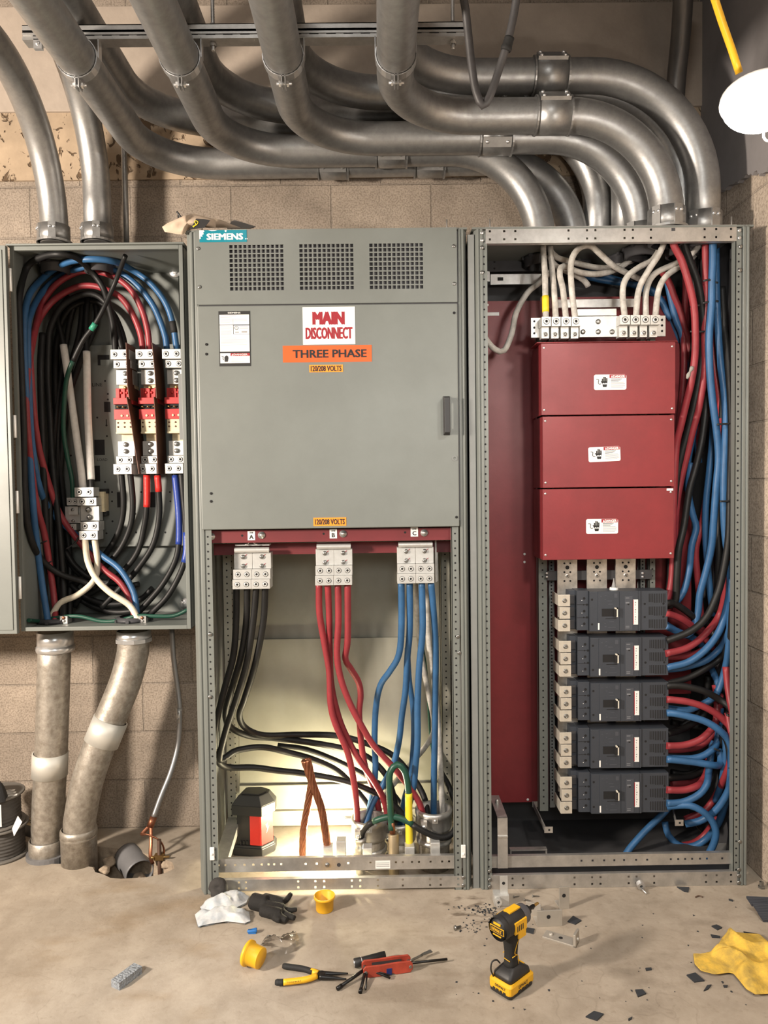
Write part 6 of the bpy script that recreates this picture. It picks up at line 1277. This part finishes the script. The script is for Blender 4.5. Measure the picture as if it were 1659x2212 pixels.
bl = [b-u*.006+nn*.008, F(912, 2063, .012), F(932, 2055, .012)]; mb = MB().tube(spline(bl[:2], .01), .0035, 8); q = bl[1]; e = bl[2]; dd = (e-q).normalized(); ss = Z.cross(dd); mb.poly([q+ss*.004, q-ss*.004, e-ss*.006, e+ss*.006], Z*.003); mb.build('screwdriver_blade', STEELG, mt)
fl0, fl1 = F(764, 2092, .018), F(832, 2074, .022)
fl_ = tag(MB().lathe([(0, 0), (.0105, 0), (.013, .002), (.013, .020), (.0115, .024), (.0115, (fl1-fl0).length), (0, (fl1-fl0).length+.002)], fl0+V((0, .028, -.003)), fl1-fl0, 18).build('pocket_torch', BLKP), 'small black pocket torch lying behind the red folding tool', 'torch')
MB().lathe([(0, -.001), (.0095, -.001), (.0095, .001)], fl0+V((0, .028, -.003)), fl1-fl0, 16).build('lens', CHROME, fl_)
mb = MB().ring(fl0+V((0, .028, -.003))+(fl1-fl0).normalized()*.022, fl1-fl0, .0112, .0128, .002, 18); mb.build('trim_ring', CHROME, fl_)

# impact driver
base = F(1104, 2132); base.z = 0
dv = thing('impact_driver', 'yellow and black cordless impact driver standing on its battery', 'drill', base)
ua = V((.74, .67, 0)).normalized(); va = V((-ua.y, ua.x, 0))      # along the barrel, and to its left
def L3(a, b, c): return base+ua*a+va*b+Z*c
def loft(mb, secs, m=0, smooth=True):         # secs: list of rings in local coordinates
    n = len(secs[0]); vs = [L3(*p) for s in secs for p in s]; k = len(secs)
    mb.add(vs, [(i*n+j, i*n+(j+1) % n, (i+1)*n+(j+1) % n, (i+1)*n+j) for i in range(k-1) for j in range(n)]+[list(range(n))[::-1], [(k-1)*n+j for j in range(n)]], m, smooth); return mb
def rrect(a0, a1, b, c, r=.010, sh=0):
    out = []
    for sx_, sy_, t0 in ((a1-r, b-r, 0), (a0+r, b-r, 90), (a0+r, -b+r, 180), (a1-r, -b+r, 270)):
        for k in range(4): t = math.radians(t0+k*30); out.append((sx_+r*math.cos(t), sy_+r*math.sin(t), c))
    return out
mb = MB(); loft(mb, [rrect(-.048, .052, .034, .0), rrect(-.052, .056, .037, .004), rrect(-.052, .056, .037, .012)], 0, False); mb.build('battery_base', BLKP, dv)
mb = MB(); loft(mb, [rrect(-.052, .057, .038, .012), rrect(-.053, .058, .039, .016), rrect(-.053, .058, .039, .034), rrect(-.046, .052, .035, .040)], 0, False)
for s in (-.012, .004, .020, .036): mb.obox(L3(s, -.0388, .014), ua, Z, va, .006, .0035, .0012, 1)
mb.text('DEWALT', L3(.004, -.0396, .026), ua, Z, .040, .008, 1, .02); mb.text('DEWALT', L3(-.0536, -.004, .027), -va, Z, .036, .007, 1, .02)
for s in (-.018, -.006, .006, .018): mb.obox(L3(-.0532, s, .015), va, Z, ua, .004, .003, .001, 1)
mb.build('battery', [YEL, BLKP], dv)
mb = MB(); loft(mb, [rrect(-.044, .052, .033, .038), rrect(-.042, .048, .031, .052), rrect(-.026, .030, .024, .062), rrect(-.018, .020, .019, .068)], 0)
mb.obox(L3(.032, 0, .056), ua, va, Z, .012, .014, .001, 1); mb.build('foot', [BLKP, YEL], dv)
mb = MB(); secs = []
for c_, a0, a1, b in ((.062, -.022, .022, .019), (.075, -.018, .018, .017), (.10, -.017, .018, .0165), (.125, -.020, .020, .0175), (.145, -.024, .026, .019), (.160, -.030, .030, .020), (.172, -.034, .032, .022)): secs.append(rrect(a0, a1, b, c_, .013))
loft(mb, secs, 0)
for s in (-1, 1):
    w1_ = [L3(.012, s*.0178, .070), L3(.010, s*.0175, .095), L3(-.004, s*.0172, .105), L3(.002, s*.018, .125), L3(.014, s*.0192, .145), L3(.016, s*.0205, .160)]; mb.tube(spline(w1_, .006), .0011, 6, 1)
    w1_ = [L3(-.014, s*.0165, .098), L3(.003, s*.0172, .099)]; mb.tube(w1_, .0011, 6, 1)
w1_ = [L3(-.0175, -.010, .085), L3(-.0175, .010, .087)]; mb.tube(w1_, .0012, 6, 1)
mb.build('grip', [BLKR, YEL], dv)
mb = MB(); mb.obox(L3(.026, 0, .140), ua, va, Z, .008, .007, .014); mb.build('trigger', BLKP, dv, bev=.003)
hc = .190; mb = MB()
prf = [(0, -.060), (.016, -.060), (.026, -.055), (.031, -.045), (.0325, -.025), (.0325, 0), (.0315, .028), (.029, .034)]
mb.lathe(prf, L3(0, 0, hc), ua, 24, 0)
for s in (-1, 1):
    for aa, bb, c0, c1 in ((-.022, .030, hc-.018, hc+.014), (-.006, .026, hc-.036, hc-.018)):
        mb.obox(L3((aa+bb)/2, s*.0315, (c0+c1)/2), ua, Z, va, (bb-aa)/2, (c1-c0)/2, .0025, 1)
    for k in range(4): mb.obox(L3(-.012+k*.008, s*.0342, hc-.004), ua+Z*.25, Z, va, .0020, .008, .0004, 0)
mb.obox(L3(.006, 0, hc+.0318), ua, va, Z, .024, .011, .0022, 1)
mb.build('motor_housing', [BLKP, YEL], dv, bev=.001)
mb = MB(); mb.lathe([(.0315, -.058+.0), (.033, -.050), (.0335, -.042), (.0325, -.040)], L3(0, 0, hc), ua, 24); mb.build('rear_ring', BLKP, dv)
mb = MB(); q = L3(-.0602, 0, hc)
mb.obox(q-ua*.0006, va, Z, ua, .024, .0085, .0012, 0); mb.obox(q-ua*.0010, va, Z, ua, .0225, .0070, .0012, 1); mb.text('DEWALT', q-ua*.0024, -va, Z, .034, .008, 0, .03); mb.obox(q-ua*.0002+Z*.016, va, Z, ua, .012, .003, .001, 0); mb.obox(q-ua*.0002-Z*.016, va, Z, ua, .014, .0015, .001, 0)
mb.build('badge', [YEL, INKK], dv)
mb = MB().lathe([(.029, .033), (.0285, .040), (.027, .058), (.020, .066), (.016, .067)], L3(0, 0, hc), ua, 24); mb.build('nose_cone', mat('grey_nose', (.10, .10, .11), .5), dv)
mb = MB().lathe([(.015, .064), (.015, .072), (.013, .074), (.013, .080), (.007, .081)], L3(0, 0, hc), ua, 20); mb.lathe([(.0058, .079), (.0058, .108), (.0045, .110)], L3(0, 0, hc), ua, 6, 1); mb.lathe([(.0040, .108), (.0040, .128), (.002, .131), (0, .131)], L3(0, 0, hc), ua, 8, 2)
mb.build('chuck', [BLKP, BO, mat('gold_tip', (.55, .36, .12), .4, metal=.8)], dv)
mb = MB().tube(spline([L3(-.046, .026, .040), L3(-.054, .028, .062), L3(-.050, .027, .082), L3(-.036, .022, .084), L3(-.026, .018, .072)], .004), .0022, 8); mb.build('belt_hook', BLKP, dv)

# aluminium angle brackets by the drill
def angle(label, foot, ud, wl_, hl, dp, th=.006, group='aluminium angle offcuts', flip=1):
    """upright leg wl x hl on the floor, second leg of depth dp going back from its base"""
    ud = V(ud).normalized(); bk = V((-ud.y, ud.x, 0))*flip; o = V(foot); mb = MB()
    mb.obox(o+ud*wl_/2+Z*hl/2, ud, Z, bk, wl_/2, hl/2, th/2); mb.obox(o+ud*wl_/2+bk*dp/2+Z*th/2, ud, bk, Z, wl_/2, dp/2, th/2)
    for s in (-1, 1): mb.disc(o+ud*wl_*.45+Z*hl*.62+bk*s*(th/2+.0004), .0065, 1, 14, bk*s)
    return tag(mb.build('angle_bracket', [mat('dull_aluminium', (.50, .47, .42), .45, metal=.6, var=.15), HOLE], bev=.0008), label, 'bracket', group)
angle('tall aluminium bracket standing at the right, beyond the others', F(1208, 1964), (1, .12, 0), .034, .075, .045)
angle('wide aluminium bracket with a big hole right of the drill head', F(1160, 2002), (1, .06, 0), .082, .052, .05)
angle('aluminium bracket standing behind the drill head', F(1136, 1972), (.8, -.35, 0), .050, .040, .04)
o3 = F(1172, 2026); d = (F(1244, 2048)-o3).normalized(); nn = V((-d.y, d.x, 0)); L_ = (F(1244, 2048)-o3).length; mb = MB()
mb.obox(o3+d*L_/2+nn*.018+Z*.003, d, nn, Z, L_/2, .020, .003); mb.obox(o3+d*(L_-.004)+nn*.018+Z*.020, Z, nn, d, .020, .020, .004); mb.disc(o3+d*L_*.5+nn*.018+Z*.0064, .0065, 1, 14, Z); mb.bolt(o3+d*L_*.2+nn*.02+Z*.006, .007, 0, .006, (0, 0, 1)); mb.bolt(o3+d*L_+nn*.018+Z*.018, .007, 0, .006, d)
tag(mb.build('angle_bracket', [_mats['dull_aluminium'], HOLE], bev=.0008), 'aluminium bracket lying flat right of the drill handle', 'bracket', 'aluminium angle offcuts')
lg = F(1068, 1958); lt = thing('loose_lug', 'loose lug block with an upright tab against the right cabinet base', 'lug', lg)
mb = MB(); mb.box(lg.x, lg.x+.050, lg.y, lg.y+.04, 0, .036); mb.ring((lg.x+.012, lg.y-.008, .022), Y, .005, .012, .018, 16); mb.ring((lg.x+.012, lg.y-.004, .004), Y, .002, .006, .012, 12); mb.disc((lg.x+.012, lg.y-.001, .022), .006, 1); mb.build('block', [ALU, HOLE], lt, bev=.001)
mb = MB(); mb.box(lg.x+.022, lg.x+.048, lg.y+.016, lg.y+.020, .036, .094); mb.disc((lg.x+.034, lg.y+.0155, .070), .0055, 1); mb.build('tab', [ALU, HOLE], lt)
def screw_at(px, py, label, r=.006, L_=.022, axis=(1, .4, 0), name='screw', group='loose screws on the floor'):
    c = F(px, py); c.z = r; A = V(axis).normalized(); mb = MB().lathe([(0, 0), (r, 0), (r, r*.7), (r*.5, r*.8), (r*.5, L_), (0, L_+.003)], c, A, 12)
    return tag(mb.build(name, STEELG), label, 'screw', group)
screw_at(982, 2010, 'shiny loose screw on the floor well left of the drill', .0075); screw_at(1150, 1938, 'loose screw on the floor behind the angle brackets', .004, .022, (1, -.1, 0)); screw_at(1109, 1940, 'loose screw by the foot of the loose lug block', .004, .02, (1, .2, 0)); screw_at(1132, 1946, 'loose screw behind the drill chuck', .004, .02, (1, -.3, 0)); screw_at(1124, 1956, 'bright loose screw just above the drill head', .004, .016, (.4, -1, 0))
c = F(1386, 1926); c.y += .01; mb = MB().ring((c.x, c.y, .018), (0, 1, .2), .0055, .0135, .016, 18); mb.cyl((c.x, c.y-.004, .010), (c.x+.010, c.y-.03, .003), .003); mb.disc((c.x, c.y+.006, .018), .006, 1)
tag(mb.build('ring_fitting', [CHROME, HOLE]), 'small ring shaped metal fitting leaning on the right cabinet base rail', 'fitting')
c = F(1642, 1918); tag(MB().lathe([(.012, 0), (.012, .006), (.008, .008), (.008, .022), (0, .024)], (WX-.03, c.y, 0), Z, 6, 0, False).build('anchor_bolt', STEELG), 'anchor bolt in the floor between the right cabinet and the block wall', 'bolt')

# dark scraps
SCR = mat('slate_scrap', (.028, .032, .038), .7)
scr = [((1226,1992),(1238,1980),(1256,1990),(1243,1998),'four sided dark scrap beyond the wide aluminium bracket'), ((1128,2004),(1155,2008),(1152,2018),(1127,2012),'dark scrap lying under the drill head'), ((1462,1917),(1489,1918),(1487,1928),(1478,1927),'dark scrap against the base rail of the right cabinet'),
       ((1483,2108),(1502,2103),(1522,2120),(1500,2123),'large dark scrap below the left tip of the yellow cloth'), ((1372,2140),(1388,2139),(1396,2148),(1378,2155),'dark scrap alone on the floor below the cloth, to its left'), ((1265,2198),(1283,2186),(1304,2192),(1290,2206),'dark jagged scrap at the very bottom edge of the floor'),
       ((1394,2093),(1407,2092),(1408,2096),(1396,2098),'small dark scrap left of the large dark scrap'), ((1520,2142),(1528,2130),(1537,2129),(1530,2138),'narrow dark scrap under the yellow cloth'), ((1535,2020),(1556,2024),(1556,2027),(1538,2026),'thin dark strip above the left edge of the yellow cloth'),
       ((1537,2002),(1548,1999),(1560,2005),(1550,2010),'rounded dark scrap above the yellow cloth'), ((1606,2014),(1636,2019),(1637,2022),(1608,2018),'thin dark strip touching the top of the yellow cloth'), ((1574,1943),(1584,1946),(1583,1948),(1575,1946),'small dark chip left of the slatted panels'), ((1562,2130),(1572,2130),(1571,2134),(1564,2134),'small dark chip against the lower edge of the cloth'), ((1357,2203),(1366,2198),(1365,2202),(1358,2206),'small dark chip at the bottom edge of the floor')]
for i, s in enumerate(scr): flat('rubber_scrap', SCR, s[:4], .0035, s[4], 'scrap', 'dark rubber scraps on the floor')
q = [F(a, b, .003) for a, b in ((1502, 1938), (1510, 1935), (1518, 1938))]; tag(MB().tube(spline(q, .003), .0022, 8).build('wire_clipping', mat('brown_clipping', (.10, .06, .04), .6)), 'small curved brown clipping on the floor before the right cabinet', 'clipping')
mb = MB()
for i in range(150):                          # drill swarf and dust nobody would count
    t = random.random()
    if t < .5: px, py = random.gauss(1040, 22), random.gauss(1966, 7)
    elif t < .7: px, py = random.gauss(1025, 18), random.gauss(2005, 10)
    else: px, py = random.uniform(960, 1640), random.uniform(1935, 2190)
    s = random.uniform(.0012, .0045); c = F(px, py); a = random.random()*6.28; k = random.choice((3, 4, 5))
    mb.poly([c+V((math.cos(a+2*math.pi*j/k)*s*random.uniform(.5, 1.3), math.sin(a+2*math.pi*j/k)*s*random.uniform(.5, 1.6), .0002)) for j in range(k)], V((0, 0, .001)))
tag(mb.build('drill_swarf', SCR), 'fine dark drilling crumbs scattered on the floor around the drill', 'swarf', None, 'stuff')

# slatted dark panels, right edge
for i, (y0, lb) in enumerate(((1956, 'upper dark slatted panel at the right edge of the floor'), (1972, 'middle dark slatted panel at the right edge of the floor'), (1990, 'lowest dark slatted panel at the right edge, nearest the cloth'))):
    x0 = (1612, 1626, 1637)[i]; a = F(x0, y0-18, .02+.012*(2-i)); b = F(x0+90, y0-14, .02+.012*(2-i)); c2 = F(x0+12, y0, .004+.010*(2-i)); d2 = F(x0+100, y0+2, .004+.010*(2-i)); mb = MB()
    for k in range(5):
        t0, t1 = k/5, (k+.8)/5; mb.poly([a.lerp(c2, t0), b.lerp(d2, t0), b.lerp(d2, t1), a.lerp(c2, t1)], V((0, 0, .004)))
    mb.poly([a, b, d2, c2], V((0, 0, -.003)))
    tag(mb.build('slatted_panel', mat('slate_plastic', (.035, .04, .052), .5)), lb, 'panel', 'dark slatted panels')

# yellow cloth
CL = [(1497,2062),(1500,2085),(1514,2100),(1545,2108),(1574,2104),(1584,2106),(1596,2120),(1612,2140),(1632,2152),(1662,2150),(1700,2138),(1716,2100),(1700,2060),(1668,2044),(1652,2030),(1640,2020),(1612,2019),(1590,2016),(1572,2016),(1560,2028),(1552,2042),(1541,2050),(1552,2056),(1530,2060),(1510,2064)]
CLM = mat('yellow_cloth', (.70, .45, .06), .9, var=.35, vs=22, bump=.15, bs=200, dirt=(.36, .25, .06))
tag(pillow([F(a, b, .004) for a, b in CL], Z, .020, 20, .030, 9, 4.2, both=False, dens=5, ridge=True).build('yellow_cloth', CLM, solid=.003, sub=1), 'crumpled stained yellow cloth on the floor at the lower right', 'cloth')

# blue handled pick on the right cabinet floor
a, b = P(1205, 1816, .36), P(1238, 1825, .34); a.z = b.z = .012
pk = tag(MB().lathe([(0, 0), (.008, .001), (.0095, .006), (.0095, .018), (.0075, .024), (.0085, .030), (.0085, (b-a).length), (0, (b-a).length+.001)], a, b-a, 16).build('blue_handled_pick', mat('dark_blue_grip', (.015, .035, .09), .5)), 'dark blue handled pick with thin prongs lying on the right cabinet floor', 'pick')
mb = MB(); 
for dx, dy in ((.14, -.01), (.15, -.06)): mb.tube(spline([b, b+V((dx*.5, dy*.6, -.002)), b+V((dx, dy, -.008))], .01), .0018, 8)
mb.build('prong', BO, pk)
